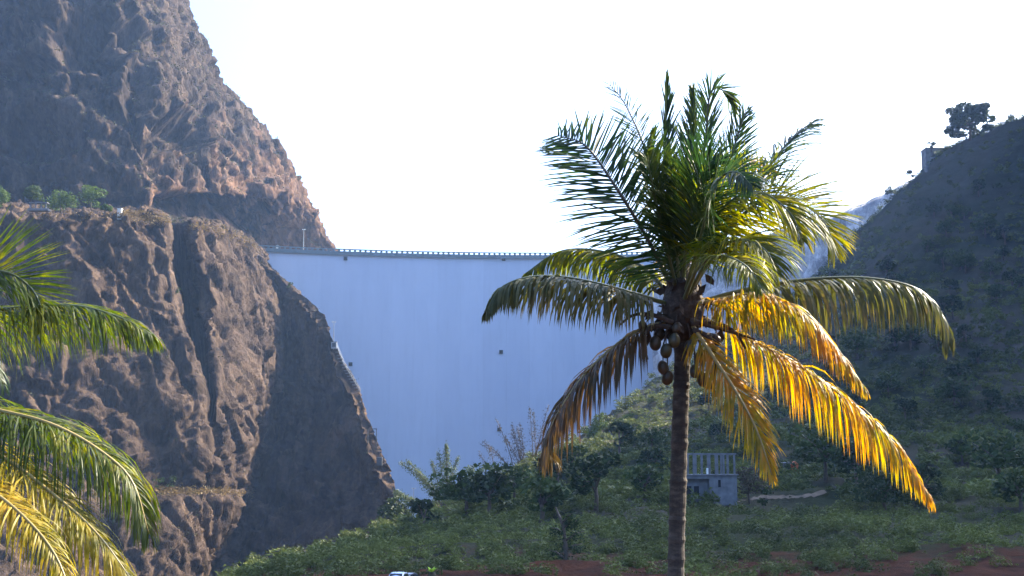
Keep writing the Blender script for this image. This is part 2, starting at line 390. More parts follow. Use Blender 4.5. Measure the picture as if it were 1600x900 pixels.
# ------------------------------------------------------------------ lower cliff (left, near)
def A(r): return [at(*p) for p in r]
lower = [
 # terrace running back to the upper cliff
 A([(-260, 300, 640), (-60, 322, 650), (120, 326, 660), (170, 326, 665), (240, 334, 675), (262, 338, 690), (285, 340, 690), (340, 352, 700), (390, 372, 760), (408, 383, 800), (414, 388, 830), (414, 388, 900)]),
 A([(-300, 322, 470), (-40, 336, 495), (120, 338, 508), (182, 334, 515), (262, 345, 528), (267, 350, 625), (301, 352, 548), (350, 362, 592), (392, 384, 668), (406, 400, 672), (420, 420, 668), (426, 418, 850)]),
 A([(-300, 420, 455), (-40, 420, 478), (120, 420, 492), (190, 420, 502), (270, 420, 514), (275, 420, 612), (313, 420, 538), (375, 420, 578), (424, 430, 655), (446, 440, 648), (468, 450, 640), (460, 445, 800)]),
 A([(-300, 490, 448), (-40, 490, 468), (115, 490, 482), (200, 490, 494), (283, 490, 506), (288, 490, 595), (322, 490, 530), (385, 490, 566), (440, 490, 645), (470, 488, 632), (501, 492, 615), (492, 492, 780)]),
 A([(-300, 550, 440), (-40, 550, 458), (110, 550, 472), (210, 550, 486), (302, 550, 497), (307, 550, 585), (330, 550, 516), (398, 550, 552), (444, 550, 636), (485, 550, 618), (528, 552, 598), (518, 552, 770)]),
 A([(-300, 620, 430), (-40, 620, 446), (110, 620, 460), (220, 620, 474), (322, 620, 488), (327, 620, 535), (338, 620, 500), (400, 620, 536), (436, 620, 626), (500, 620, 604), (562, 620, 580), (552, 620, 760)]),
 A([(-300, 700, 416), (-40, 700, 430), (110, 700, 444), (215, 700, 458), (318, 700, 472), (325, 700, 492), (336, 700, 480), (390, 700, 512), (420, 700, 610), (500, 700, 588), (592, 702, 560), (582, 702, 750)]),
 A([(-300, 768, 402), (-40, 768, 416), (110, 768, 430), (205, 768, 446), (300, 768, 462), (312, 768, 466), (325, 768, 470), (370, 768, 492), (394, 768, 598), (500, 768, 574), (624, 772, 544), (614, 772, 740)]),
 A([(-300, 776, 392), (-40, 776, 406), (110, 776, 420), (205, 776, 436), (300, 776, 452), (312, 776, 456), (325, 776, 460), (368, 776, 482), (388, 776, 592), (500, 776, 570), (628, 780, 541), (618, 780, 740)]),
 A([(-300, 850, 378), (-40, 850, 390), (110, 850, 404), (190, 850, 418), (270, 850, 432), (285, 850, 436), (300, 850, 442), (335, 850, 462), (352, 850, 572), (480, 850, 550), (660, 850, 520), (650, 850, 730)]),
 A([(-300, 960, 350), (-40, 960, 362), (110, 960, 374), (180, 960, 386), (240, 960, 398), (255, 960, 404), (270, 960, 410), (300, 960, 430), (310, 960, 545), (460, 960, 520), (700, 960, 490), (690, 960, 720)]),
]
lower.append([p + Vector((0, -12, -60)) for p in lower[-1]])
G = loft(lower, .95, 3); Nn = grid_normals(G)
if Nn.reshape(-1, 3)[:, 1].mean() > 0: Nn = -Nn
P = G.reshape(-1, 3); Nf = Nn.reshape(-1, 3)
shear = P.copy(); shear[:, 0] += .35 * shear[:, 2]        # the rock's flow lines run down to the right
wv_ = np.stack([fbm(P + 31, (30, 30, 30), 2), fbm(P + 91, (30, 30, 30), 2), fbm(P + 151, (30, 30, 30), 2)], 1) * 14
sw = shear + wv_
big_ = shear + wv_ * .6; big_[:, 1] *= .6
d = 4.0 * fbm(sw, (26, 30, 80), 3) + 1.7 * worley(big_, (13, 14, 44), 5, .7) + 1.2 * worley(sw, (6, 7, 26), 15, .8) + .4 * worley(sw + 60, (2.2, 2.6, 7), 25, .8)
d += 3.6 * np.clip(fbm(P + 900, (2.6, 2.6, 3), 2) - .2, 0, 1)
d += .7 * fbm(sw, (4, 4, 12), 4, .55)
d -= 7.0 * np.clip(fbm(sw + 700, (13, 15, 90), 3, .5, True) - .45, 0, 1)          # long vertical cracks
depth_ = P[:, 1] * math.cos(PITCH) + (P[:, 2] - 12) * math.sin(PITCH)
pxl = 800 + FPX * P[:, 0] / depth_; pyl = 450 - FPX * ((P[:, 2] - 12) * math.cos(PITCH) - P[:, 1] * math.sin(PITCH)) / depth_
gx = np.interp(pyl, [345, 420, 490, 550, 620, 700], [262, 270, 283, 302, 322, 326])
att = np.clip(np.abs(pxl - gx - 12) / 26, .12, 1); att = np.where(pyl > 660, 1, att); d = d * att
lk = np.clip(1 - np.abs(pyl - 771) / 14, 0, 1) * (pxl > 180) * (pxl < 400); d = d * (1 - .7 * lk)
KK = G.shape[1]; wedge = (P[:, 1] > 540 + .0 * P[:, 0]) & (P[:, 0] / P[:, 1] > -.190)
d = np.where(wedge, .85 * d, d)
rimx = (G[..., 0] / G[..., 1]).max(axis=1)[:, None].repeat(G.shape[1], 1).ravel() - P[:, 0] / P[:, 1]
ef = np.clip(1 - rimx / .014, 0, 1); d = d * (1 - .2 * ef) - 3.2 * ef
P2 = P + Nf * d[:, None]
G = P2.reshape(G.shape)
GL = G.copy(); lc = link('lower_rock_cliff', grid_mesh('lower_rock_cliff', G, M['cliff_near'], flip=True)); tag(lc, kind='structure')
bvh_lower = BVHTree.FromPolygons([tuple(v) for v in G[::3, ::3].reshape(-1, 3)], [tuple(f) for f in (lambda R, K: np.stack([np.arange(R * K).reshape(R, K)[:-1, :-1], np.arange(R * K).reshape(R, K)[1:, :-1], np.arange(R * K).reshape(R, K)[1:, 1:], np.arange(R * K).reshape(R, K)[:-1, 1:]], -1).reshape(-1, 4).tolist())(*G[::3, ::3].shape[:2])])

gp = []
for line, n_, th in (([(182, 335), (225, 339), (262, 346)], 420, 5), ([(296, 354), (350, 363), (402, 385)], 420, 5), ([(402, 385), (420, 402), (436, 424)], 120, 5), ([(215, 768), (262, 768), (330, 769), (395, 772)], 620, 3.5), ([(60, 340), (180, 336)], 140, 4)):
    lx = [p_[0] for p_ in line]; ly = [p_[1] for p_ in line]
    for _ in range(n_):
        x_ = rng.uniform(lx[0], lx[-1]); y_ = np.interp(x_, lx, ly) + rng.normal() * th
        h_ = bvh_lower.ray_cast(EYE, ray(x_, y_))[0]
        if h_ is not None and h_.y < 720:
            for k_ in range(5): gp.append(tuple(h_ + Vector((rng.normal() * .9, rng.normal() * .9, rng.uniform(0, 1.0)))))
M['straw'] = foliage('dry_grass_blades', (.10, .065, .025), (.19, .13, .05), .3, .15)
V, F = leaf_quads(np.array(gp), .42)
tag(link('dry_grass', mesh('dry_grass', V, F, M['straw'])), 'ochre dry grass growing along the ledges of the near cliff', 'grass', kind='stuff')

# ------------------------------------------------------------------ upper cliff (left, far)
upper = [
 A([(-400, -160, 760), (-100, -160, 770), (60, -160, 780), (140, -160, 800), (190, -160, 850), (230, -160, 900), (210, -160, 1150)]),
 A([(-400, -20, 700), (-100, -20, 712), (80, -20, 720), (180, -20, 740), (240, -20, 800), (287, -15, 880), (265, -15, 1150)]),
 A([(-400, 85, 672), (-100, 85, 684), (90, 85, 694), (200, 85, 712), (270, 85, 780), (325, 85, 870), (300, 85, 1150)]),
 A([(-400, 130, 664), (-100, 130, 676), (100, 130, 688), (215, 130, 704), (290, 130, 770), (347, 130, 865), (322, 130, 1150)]),
 A([(-400, 190, 654), (-100, 190, 664), (110, 190, 676), (225, 190, 694), (320, 190, 765), (400, 190, 868), (372, 190, 1150)]),
 A([(-400, 250, 646), (-100, 250, 656), (115, 250, 664), (232, 250, 684), (345, 250, 762), (450, 250, 872), (420, 250, 1150)]),
 A([(-400, 305, 640), (-100, 305, 650), (120, 305, 656), (240, 305, 676), (362, 305, 760), (478, 305, 876), (450, 305, 1150)]),
 A([(-400, 350, 632), (-100, 350, 642), (120, 350, 648), (245, 350, 690), (390, 350, 850), (498, 352, 892), (470, 352, 1150)]),
 A([(-400, 388, 628), (-100, 388, 636), (120, 388, 642), (250, 388, 690), (400, 388, 868), (522, 390, 900), (500, 390, 1150)]),
 A([(-400, 480, 620), (-100, 480, 630), (120, 480, 640), (250, 480, 690), (400, 480, 875), (560, 480, 905), (560, 480, 1150)]),
]
for r_ in upper:
    for c_, k_ in ((0, 1.16), (1, 1.07), (2, 1.01)): r_[c_] = EYE + (r_[c_] - EYE) * k_
G = loft(upper, 1.5, 4); Nn = grid_normals(G)
if Nn.reshape(-1, 3)[:, 1].mean() > 0: Nn = -Nn
P = G.reshape(-1, 3); Nf = Nn.reshape(-1, 3)
warp = P[:, 2] + 16 * fbm(P, (60, 60, 60), 3) - .18 * P[:, 0]
fr = (warp / 34.0) % 1.0; fr2 = (warp / 13.0 + 3 * fbm(P + 9, (40, 40, 40), 2)) % 1.0
amp = np.clip(.5 + 1.2 * fbm(P + 200, (50, 50, 50), 2), 0, 1.2)
sh2 = P.copy(); sh2[:, 0] += .5 * sh2[:, 2]
rx_ = 800 + FPX * P[:, 0] / P[:, 1]; amp = amp * np.clip((330 - rx_) / 120, .12, 1)
d = 15 * fbm(sh2, (48, 55, 60), 3) + 10.0 * amp * np.minimum(fr, (1 - fr) * 4) + 5.0 * worley(sh2 + 5 * fbm(P, (30, 30, 30), 2)[:, None], (20, 60, 30), 35, .6)
dfine = 1.9 * worley(sh2, (8, 9, 13), 45, .8) + 1.3 * worley(sh2 + 60, (3.4, 4, 5), 55, .8) + 1.5 * fbm(P, (5, 5, 6), 4, .6)
for bx, by, rx, ry, dep_ in ((285, 205, 45, 34, 26), (285, 325, 60, 26, 22), (70, 215, 60, 50, 16), (150, 60, 60, 50, 22), (215, 150, 22, 60, 14), (40, 110, 60, 20, 12)):
    q_ = at(bx, by, 740); pr = P[:, [0, 2]] / P[:, 1:2] * 740 + np.array([[0, 12 - 12 * 740 / 740]])
    zz = 12 + (P[:, 2] - 12) / P[:, 1] * 740; xx = P[:, 0] / P[:, 1] * 740
    rr_ = ((xx - q_.x) / (rx / FPX * 740)) ** 2 + ((zz - q_.z) / (ry / FPX * 740)) ** 2 + .9 * fbm(P + 500, (20, 20, 20), 3)
    d -= dep_ * np.clip(1.3 - rr_, 0, 1)
# keep the silhouette and the foot by the dam close to plan
K = G.shape[1]; colu = np.linspace(0, 1, K)[None, :].repeat(G.shape[0], 0).ravel()
rim = P[:, 0] / P[:, 1]; rowrim = (G[:, -1, 0] / G[:, -1, 1])[:, None].repeat(G.shape[1], 1).ravel()
top_r = (G[..., 0] / G[..., 1]).max(axis=1)[:, None].repeat(G.shape[1], 1).ravel()
d = np.where(d > 0, d * np.clip((top_r - rim) / .05, .12, 1), d * np.clip((top_r - rim) / .03, .3, 1)) + dfine
P2 = P + Nf * d[:, None]
near = (P2[:, 0] > -200) & (P2[:, 2] < 172) & (P2[:, 1] > 790); P2[near, 1] = np.maximum(P2[near, 1], 866 - (P2[near, 0] - 20) ** 2 / 1200 + 12 + .4 * d[near])
G = P2.reshape(G.shape)
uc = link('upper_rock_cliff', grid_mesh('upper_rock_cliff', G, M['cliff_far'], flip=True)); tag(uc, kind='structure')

def tufts(name, label, G, n, seed, mat, size, ymax, zlim=.42):
    r = np.random.default_rng(seed); N_ = grid_normals(G); 
    if N_.reshape(-1, 3)[:, 1].mean() > 0: N_ = -N_
    P_ = G.reshape(-1, 3); nz = N_.reshape(-1, 3)[:, 2]; pxx = 800 + FPX * P_[:, 0] / P_[:, 1]
    dn = fbm(P_, (24, 24, 24), 3)
    ok = np.where((nz > zlim) & (P_[:, 1] < ymax) & (pxx > -40) & (P_[:, 2] > -20) & (dn > -.05))[0]
    c = P_[r.choice(ok, n)]; c = np.repeat(c, 7, 0) + r.normal(size=(n * 7, 3)) * np.array([.8, .8, .45]) + (0, 0, .4)
    V, F = leaf_quads(c, size, r=r); tag(link(name, mesh(name, V, F, mat)), label, 'scrub', kind='stuff')
M['cliff_olive'] = foliage('cliff_scrub_leaves', (.022, .032, .012), (.085, .08, .035), .2, .03)
tufts('far_cliff_scrub', 'olive scrub clinging to the ledges of the far cliff', G, 2600, 5, M['cliff_olive'], .55, 900)
tufts('near_cliff_scrub', 'sparse dry scrub in the cracks of the near cliff', GL, 700, 6, M['cliff_olive'], .35, 700, .6)

# ------------------------------------------------------------------ right hill and valley side
ridge = [(380, 905, 330), (480, 880, 340), (560, 855, 350), (600, 838, 360), (650, 815, 385), (700, 792, 420), (760, 765, 450), (830, 728, 480), (900, 688, 520), (960, 646, 560), (1030, 597, 600), (1120, 536, 680),
         (1190, 502, 735), (1250, 460, 775), (1300, 415, 790), (1345, 366, 790), (1400, 306, 775), (1440, 265, 765), (1500, 219, 745), (1560, 198, 730), (1600, 184, 715), (1700, 118, 700)]
shade_ridge = [(365, 640, 330), (400, 540, 385), (430, 400, 405), (520, 330, 410), (900, 300, 430)]  # unseen ridge right of the frame, raised and shaped to shade the valley
prof_y = [-250, 100, 200, 300, 400, 500, 600, 660, 720, 760, 800, 850, 900, 960, 1100]
prof_D = [900, 790, 760, 720, 640, 540, 450, 400, 340, 285, 230, 172, 130, 108, 80]
def hill_pt(px, yr, Dr, s):
    y = yr + s * (905 - yr) if yr < 880 else yr + s * 30
    base = np.interp(y, prof_y, prof_D); b0 = np.interp(yr, prof_y, prof_D)
    D = base * (1 + (Dr / b0 - 1) * (1 - s) ** 1.4)
    return at(px, y, D)
def shade_ridge_pt(X, Y, Z, s):
    return Vector((X * (1 - s) + (X * .4 + 60) * s, Y * (1 - s) + 118 * s, Z * (1 - s) ** 1.15))
rows = [[at(px, yr + 4, Dr * 1.2) - Vector((0, 0, 30 + 0.1 * Dr)) for px, yr, Dr in ridge] + [Vector((X + 60, Y + 120, Z - 80)) for X, Y, Z in shade_ridge]]
for s in (0, .03, .1, .2, .3, .4, .5, .6, .7, .8, .9, 1.0):
    rows.append([hill_pt(px, yr, Dr, s) for px, yr, Dr in ridge] + [shade_ridge_pt(*r_, s) for r_ in shade_ridge])
for yy_ in (98, 60, 20, -40, -200):            # the bench the palms and the viewer stand on
    rows.append([Vector((at(px, 900, yy_).x if yy_ > 60 else at(px, 900, 60).x - (60 - yy_) * .6 * (1 if px < 800 else -1), yy_, -1.2)) for px, yr, Dr in ridge] + [Vector((X * .4 + 60 + (118 - yy_) * .3, yy_, -1.2)) for X, Y, Z in shade_ridge])
ed = [[r[0] + Vector((-60, 0, -50))] + r for r in rows]; rows = ed
G = loft(rows, 2.2, 4); Nn = grid_normals(G)
if Nn.reshape(-1, 3)[:, 2].mean() < 0: Nn = -Nn
P = G.reshape(-1, 3); Nf = Nn.reshape(-1, 3)
fall = np.clip((P[:, 1] - 100) / 300, .12, 1)
d = fall * (7 * fbm(P, (60, 60, 60), 4) + 3 * fbm(P, (14, 14, 14), 4, .55, True)) + .6 * fbm(P, (4, 4, 4), 3)
# two faint terraces, as the old road benches show
vz = np.clip((P[:, 1] - 128) / 40, 0, 1) * np.clip((480 - P[:, 1]) / 120, 0, 1)
d += vz * (3.2 * fbm(P, (80, 16, 400), 3) + 1.5 * np.abs(fbm(P + 40, (22, 12, 40), 2)))
P2 = P + Nf * d[:, None]
G = P2.reshape(G.shape)
hill = link('hillside', grid_mesh('hillside', G, M['hill'])); tag(hill, kind='structure')
GH = G[::2, ::2]
def quads(R, K):
    idx = np.arange(R * K).reshape(R, K)
    return np.stack([idx[:-1, :-1], idx[1:, :-1], idx[1:, 1:], idx[:-1, 1:]], -1).reshape(-1, 4).tolist()
bvh_hill = BVHTree.FromPolygons([tuple(v) for v in G.reshape(-1, 3)], quads(*G.shape[:2]))
def hit(px, py, bvh=bvh_hill, default=None):
    r = bvh.ray_cast(EYE, ray(px, py))
    return r[0] if r[0] is not None else (at(px, py, default) if default else None)
def drop(x, y, bvh=bvh_hill):
    r = bvh.ray_cast(Vector((x, y, 900)), Vector((0, 0, -1)))
    return r[0].z if r[0] is not None else 0

# pale rock spur at the right abutment of the dam
ab = [
 A([(1020, 420, 900), (1100, 405, 900), (1180, 378, 890), (1240, 356, 880), (1300, 340, 870), (1350, 322, 860), (1420, 285, 860), (1500, 250, 860)]),
 A([(1020, 425, 846), (1100, 408, 842), (1180, 376, 836), (1240, 354, 830), (1300, 338, 824), (1350, 320, 818), (1420, 285, 815), (1500, 240, 815)]),
 A([(1020, 470, 838), (1100, 450, 832), (1180, 430, 824), (1240, 420, 812), (1300, 400, 806), (1350, 380, 804), (1420, 350, 800), (1500, 330, 800)]),
 A([(1020, 560, 820), (1100, 540, 810), (1180, 520, 800), (1240, 500, 795), (1300, 490, 795), (1350, 480, 795), (1420, 460, 795), (1500, 450, 795)]),
 A([(1020, 700, 800), (1100, 680, 790), (1180, 660, 780), (1240, 640, 780), (1300, 630, 780), (1350, 600, 780), (1420, 600, 780), (1500, 600, 780)]),
]
G = loft(ab, 1.6, 3); Nn = grid_normals(G)
if Nn.reshape(-1, 3)[:, 1].mean() > 0: Nn = -Nn
P = G.reshape(-1, 3)
G = (P + Nn.reshape(-1, 3) * (3 * fbm(P, (25, 25, 40), 4) + 1.2 * fbm(P, (6, 6, 9), 3))[:, None]).reshape(G.shape)
tag(link('abutment_rock', grid_mesh('abutment_rock', G, M['pale_rock'], flip=True)), kind='structure')

# ------------------------------------------------------------------ the dam
CREST = at(600, 391, 852).z
def crest_y(x): return 866 - (x - 20) ** 2 / 1200.0
def batter(z):                       # how far the face stands forward of the crest at height z
    t = max(0, (CREST - z)) / CREST; return 16 * t ** 1.3
dam = thing('arch_dam', 'tall pale concrete arch dam wall closing the gorge between two rock hills', 'dam', (0, 866, 0))
BW = 16.0; xs = np.arange(-212, 212, BW)
def face_pt(x, z, off=0):
    y = crest_y(x) - 866 - batter(z) - off
    return (x, y, z)
openings = [(540, 404), (787, 405), (548, 569), (783, 550), (780, 671)]
for i, x0 in enumerate(xs):
    xa, xb = x0 + .02, x0 + BW - .02
    v, f = [], []
    zs = np.linspace(CREST - 3.2, -50, 13); nx = 5
    for z in zs:
        for k in range(nx):
            x = xa + (xb - xa) * k / (nx - 1)
            v.append(face_pt(x, z))
    for a in range(len(zs) - 1):
        for k in range(nx - 1):
            q = a * nx + k; f.append([q, q + nx, q + nx + 1, q + 1])
    # side returns and back
    nb = len(v)
    for z in zs:
        v.append((xa, crest_y(xa) - 866 + 7, z)); v.append((xb, crest_y(xb) - 866 + 7, z))
    for a in range(len(zs) - 1):
        f.append([a * nx, nb + 2 * a, nb + 2 * a + 2, (a + 1) * nx])
        f.append([a * nx + nx - 1, (a + 1) * nx + nx - 1, nb + 2 * a + 3, nb + 2 * a + 1])
        f.append([nb + 2 * a, nb + 2 * a + 1, nb + 2 * a + 3, nb + 2 * a + 2])
    f.append(list(range(nx)) + [nb + 1, nb])
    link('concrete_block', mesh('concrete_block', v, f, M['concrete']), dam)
# a core just behind the block joints, so that no light leaks through
v, f = [], []
cx = np.linspace(-214, 214, 120)
for x in cx:
    for z in np.linspace(CREST - 3.4, -50, 13): v.append((x, face_pt(x, z)[1] + .8, z))
for a in range(len(cx) - 1):
    for k in range(12): f.append([a * 13 + k, a * 13 + k + 1, a * 13 + k + 14, a * 13 + k + 13])
link('joint_filler', mesh('joint_filler', v, f, M['old_concrete']), dam)
def ribbon(name, prof, mat, x0=-216, x1=216, step=4, parent=dam):
    """prof: list of (offset towards the viewer, z above crest datum) closed; swept along the crest"""
    v, f = [], []; xs_ = np.arange(x0, x1 + .1, step); k = len(prof)
    for x in xs_:
        for o, z in prof: v.append((x, crest_y(x) - 866 - o, CREST + z))
    for a in range(len(xs_) - 1):
        for j in range(k): f.append([a * k + j, a * k + (j + 1) % k, (a + 1) * k + (j + 1) % k, (a + 1) * k + j])
    return link(name, mesh(name, v, f, mat), parent)
ribbon('crest_slab', [(1.6, -3.9), (1.6, -1.3), (-8, -1.3), (-8, -3.2), (-.05, -3.2), (-.05, -3.9)], M['crest'])
ribbon('top_rail', [(1.2, -.15), (1.2, .55), (.7, .55), (.7, -.15)], M['crest'])
ribbon('rear_kerb', [(-7.3, -1.3), (-7.3, -.9), (-7.9, -.9), (-7.9, -1.3)], M['crest'])
pm = MB().box(-.75, .75, -.25, .25, 0, 1.15); pme = mesh('parapet_post', pm.v, pm.f, M['crest'])
x = -214
while x < 215:
    p = link('parapet_post', pme, dam, (x, crest_y(x) - 866 - .95, CREST - 1.3)); x += 3.6
for px, py in openings:
    for D in np.arange(800, 880, .2):
        q = at(px, py, D)
        if D >= 866 + face_pt(q.x, q.z)[1]: break
    o = MB(); r = 1.15
    for a in ((-r - .15, r + .15, -1.1, .9, r, r + .15), (-r - .15, r + .15, -1.1, .9, -r - .15, -r), (-r - .15, -r, -1.1, .9, -r, r), (r, r + .15, -1.1, .9, -r, r)): o.box(*a)
    ob = o.build('inspection_opening', M['crest'], dam, (q.x, q.y - 866, q.z))
    MB().box(-r, r, -1.04, .4, -r, r).build('recess_shade', M['painted_void'], ob)  # solid black box painted as the shaded hollow, no hole is cut

# ------------------------------------------------------------------ small fixtures on the dam and cliff
def mast(name, label, loc, h, r=.16, heads=2, group=None, mat='grey_steel'):
    t = thing(name, label, 'lamp mast', loc, group)
    MB().tube([(0, 0, -1), (0, 0, h * .5), (0, 0, h)], [r * 1.3, r, r * .7], 8).build('pole', M[mat], t)
    MB().box(-.45 * heads, .45 * heads, -.1, .1, h - .12, h + .08).build('crossarm', M[mat], t)
    for k in range(heads):
        xx = (-.35 + .7 * k / max(1, heads - 1)) * heads if heads > 1 else 0
        l = MB().box(xx - .3, xx + .3, -.5, .1, h - .3, h + .2).build('lamp_head', M['lamp_glass'], t)
    return t
q = at(474, 386, 846); mast('lamp_mast', 'tall slim pale mast standing on the left end of the dam crest', (q.x, crest_y(q.x) + 3, CREST - 1.3), 15, .22)
q = at(521, 541, 604); mast('lamp_mast', 'lamp mast on the cliff edge above the small grey cabinet', (q.x, q.y, q.z - 1), 13, .16)
t = thing('control_cabinet', 'small grey cabinet clinging to the cliff edge beside the dam face', 'cabinet', at(522, 543, 603))
MB().box(-1.3, 1.3, -1, 1, -.5, 2.6).build('housing', M['grey_steel'], t); MB().box(-.9, .9, -1.05, -1.0, .2, 2.2).build('door', M['dark_steel'], t); MB().box(-1.5, 1.5, -1.2, 1.2, 2.6, 2.8).build('roof', M['dark_steel'], t)
q = at(646, 800, 560); mast('lamp_mast', 'lamp mast rising behind the dark tree at the foot of the dam', (q.x, q.y, q.z), 10.5, .14)
# stairway up the cliff edge
t = thing('cliff_stairway', 'narrow railed stairway climbing the cliff edge beside the dam', 'stairway', at(525, 545, 602))
pts = [at(525, 545, 602), at(535, 570, 595), at(548, 592, 588), at(562, 615, 582)]
b0 = pts[0]
for sgn in (0, 1.2):
    MB().tube([p - b0 + Vector((.4, 0, 1.2 + sgn)) for p in pts], .09, 6).build('handrail', M['grey_steel'], t)
for a, b_ in zip(pts[:-1], pts[1:]):
    for k in range(5):
        p = a.lerp(b_, k / 5) - b0
        MB().box(-.9 + p.x, .9 + p.x, p.y - .5, p.y + .5, p.z - .2, p.z + .05).build('step', M['old_concrete'], t)
        MB().tube([p + Vector((.4, 0, 0)), p + Vector((.4, 0, 2.4))], .07, 5).build('baluster', M['grey_steel'], t)
# steel frame lower on the edge
q = at(580, 702, 566); t = thing('steel_frame', 'open dark steel frame projecting from the cliff edge beside the dam', 'steel frame', q)
for xx in (-1.6, 2.2): MB().box(xx - .18, xx + .18, -.2, .2, -1.5, 9).build('post', M['dark_steel'], t)
MB().box(-3, 2.5, -.2, .2, 9, 9.4).build('beam', M['dark_steel'], t); MB().box(-2, 2.4, -1, 1, -1.8, -1.5).build('platform', M['dark_steel'], t)
MB().box(-1.42, 2.02, -.03, .03, 0, 9).build('mesh_panel', M['grey_steel'], t) if False else None
q = at(593, 722, 560); t = thing('ledge_box', 'small dark box low on the cliff edge below the steel frame', 'box', q)
MB().box(-1.2, 1.2, -1, 1, -1.5, 2).build('housing', M['dark_steel'], t); MB().box(-1.35, 1.35, -1.15, 1.15, 2, 2.25).build('roof', M['grey_steel'], t)
# white hut and shelter on the rock shelf
q = None
for D_ in range(505, 560, 2):          # stand it on the rim of the shelf: the first spot whose ground shows below the pillar
    c_ = at(186, 336, D_); z_ = drop(c_.x, c_.y, bvh_lower)
    if z_ >= c_.z - 1.5: q = Vector((c_.x, c_.y + 1, drop(c_.x, c_.y + 1, bvh_lower) - .3)); break
q = q or at(186, 338, 520); t = thing('gate_pillar', 'small white pillar at the grassy end of the rock shelf', 'pillar', q)
MB().box(-.85, .85, -.8, .8, -1.5, 3.0).build('shaft', M['white_paint'], t); MB().box(-1.0, 1.0, -.95, .95, 3.0, 3.25).build('cap', M['white_paint'], t)
q = at(61, 328, 500); t = thing('shelter', 'pale open roadside shelter with flat roof under trees on rock shelf', 'shelter', q)
MB().box(-3.8, 3.8, -1.5, 1.5, 2.6, 3.0).build('roof', M['old_concrete'], t); MB().box(-4.2, 4.2, -1.6, 1.6, -.5, .4).build('plinth', M['old_concrete'], t)
for xx in (-3.2, -1, 1.2, 3.2): MB().box(xx - .2, xx + .2, -1.3, -.9, .4, 2.6).build('post', M['old_concrete'], t)
q = at(436, 387, 846); t = thing('guard_hut', 'tiny white hut at the left end of the dam crest', 'hut', (q.x, crest_y(q.x) + 3, CREST - 1.3))
MB().box(-1.2, 1.2, -1, 1, 0, 2.3).build('wall', M['white_paint'], t); MB().prism([(-1.5, 2.3), (1.5, 2.3), (0, 3.2)], -1.2, 1.2).build('roof', M['sheet'], t)
M['pale_wall'] = simple('pale_weathered_wall', (.16, .16, .165), .9, scale=.35, var=.45)
# hut on the right ridge
q = at(1460, 262, 762); t = thing('ridge_building', 'small square concrete building with overgrown roof on the right ridge', 'building', q)
MB().box(-6.3, 6.8, -4, 5, -7, 11.3).build('wall', M['pale_wall'], t)
MB().box(-6.6, 7.1, -4.3, 5.3, 11.3, 11.9).build('roof_slab', M['old_concrete'], t)
for xx in (-6.3, -2.6): MB().tube([(xx + .8, -3, 11.9), (xx + .8, -3, 14.6)], .25, 6).build('roof_post', M['dark_steel'], t)
wn = MB().box(5.2, 6.2, -4.08, -4.0, 5.5, 9).build('window', M['white_paint'], t)
MB().box(-3.6, -1.6, -4.08, -4.0, 3, 6).build('shutter', M['grey_steel'], t)

# ------------------------------------------------------------------ foliage meshes
def lobes(n, R, H, k, seed, shell=.55, low=.1, rs=(.28, .5), flat=.75):
    """n leaf points over k lumpy lobes inside a crown of radius R, height H"""
    r = np.random.default_rng(seed); pts = []
    cen = []
    for i in range(k):
        an = r.uniform(0, 2 * math.pi); rr = R * .62 * math.sqrt(r.uniform(0, 1)); hz = r.uniform(low, .8)
        cen.append((rr * math.cos(an), rr * math.sin(an), H * hz * (1 - .35 * (rr / R) ** 2), R * r.uniform(*rs)))
    for i in range(n):
        c = cen[r.integers(k)]
        d_ = r.normal(size=3); d_ /= np.linalg.norm(d_); d_ *= c[3] * (shell + (1 - shell) * r.uniform() ** .4)
        d_[2] *= flat
        pts.append((c[0] + d_[0], c[1] + d_[1], max(.05, c[2] + d_[2])))
    return np.array(pts), cen
def crown_mesh(name, R, H, n, k, size, seed, mat, z0=0, **kw):
    p, cen = lobes(n, R, H, k, seed, **kw); p[:, 2] += z0
    V, F = leaf_quads(p, size, r=np.random.default_rng(seed + 1))
    return mesh(name, V, F, mat), cen
def trunk_mesh(name, h, r, cen, z0, seed, mat):
    rr = random.Random(seed); m = MB()
    m.tube([(0, 0, -1.5), (rr.uniform(-.1, .1) * h, rr.uniform(-.1, .1) * h, h * .5), (0, 0, h)], [r * 1.4, r, r * .75], 7)
    for c in cen[:7]:
        tip = Vector((c[0], c[1], c[2] + z0)); mid = Vector((c[0] * .4, c[1] * .4, h + (tip.z - h) * .35))
        m.tube([(0, 0, h * rr.uniform(.6, .95)), mid, tip], [r * .6, r * .38, r * .12], 5)
    return mesh(name, m.v, m.f, mat, True)
def make_tree(name, label, cat, loc, R, H, hb, n, k, size, seed, mat, r=.25, group=None, **kw):
    """crown of radius R and height H starting hb above the ground"""
    t = thing(name, label, cat, loc, group, rz=seed * 1.3)
    cm, cen = crown_mesh('crown', R, H, n, k, size, seed, mat, hb, **kw)
    tm = trunk_mesh('trunk', hb + H * .25, r, cen, hb, seed, M['bark'])
    link('trunk', tm, t); link('crown', cm, t)
    return t
def copy_tree(o, loc, rz, s, label=None):
    c = o.copy(); C.objects.link(c); c.location = loc; c.rotation_euler = (0, 0, rz); c.scale = (s, s, s)
    if label: c['label'] = label
    for ch in o.children:
        d_ = ch.copy(); C.objects.link(d_); d_.parent = c
    return c

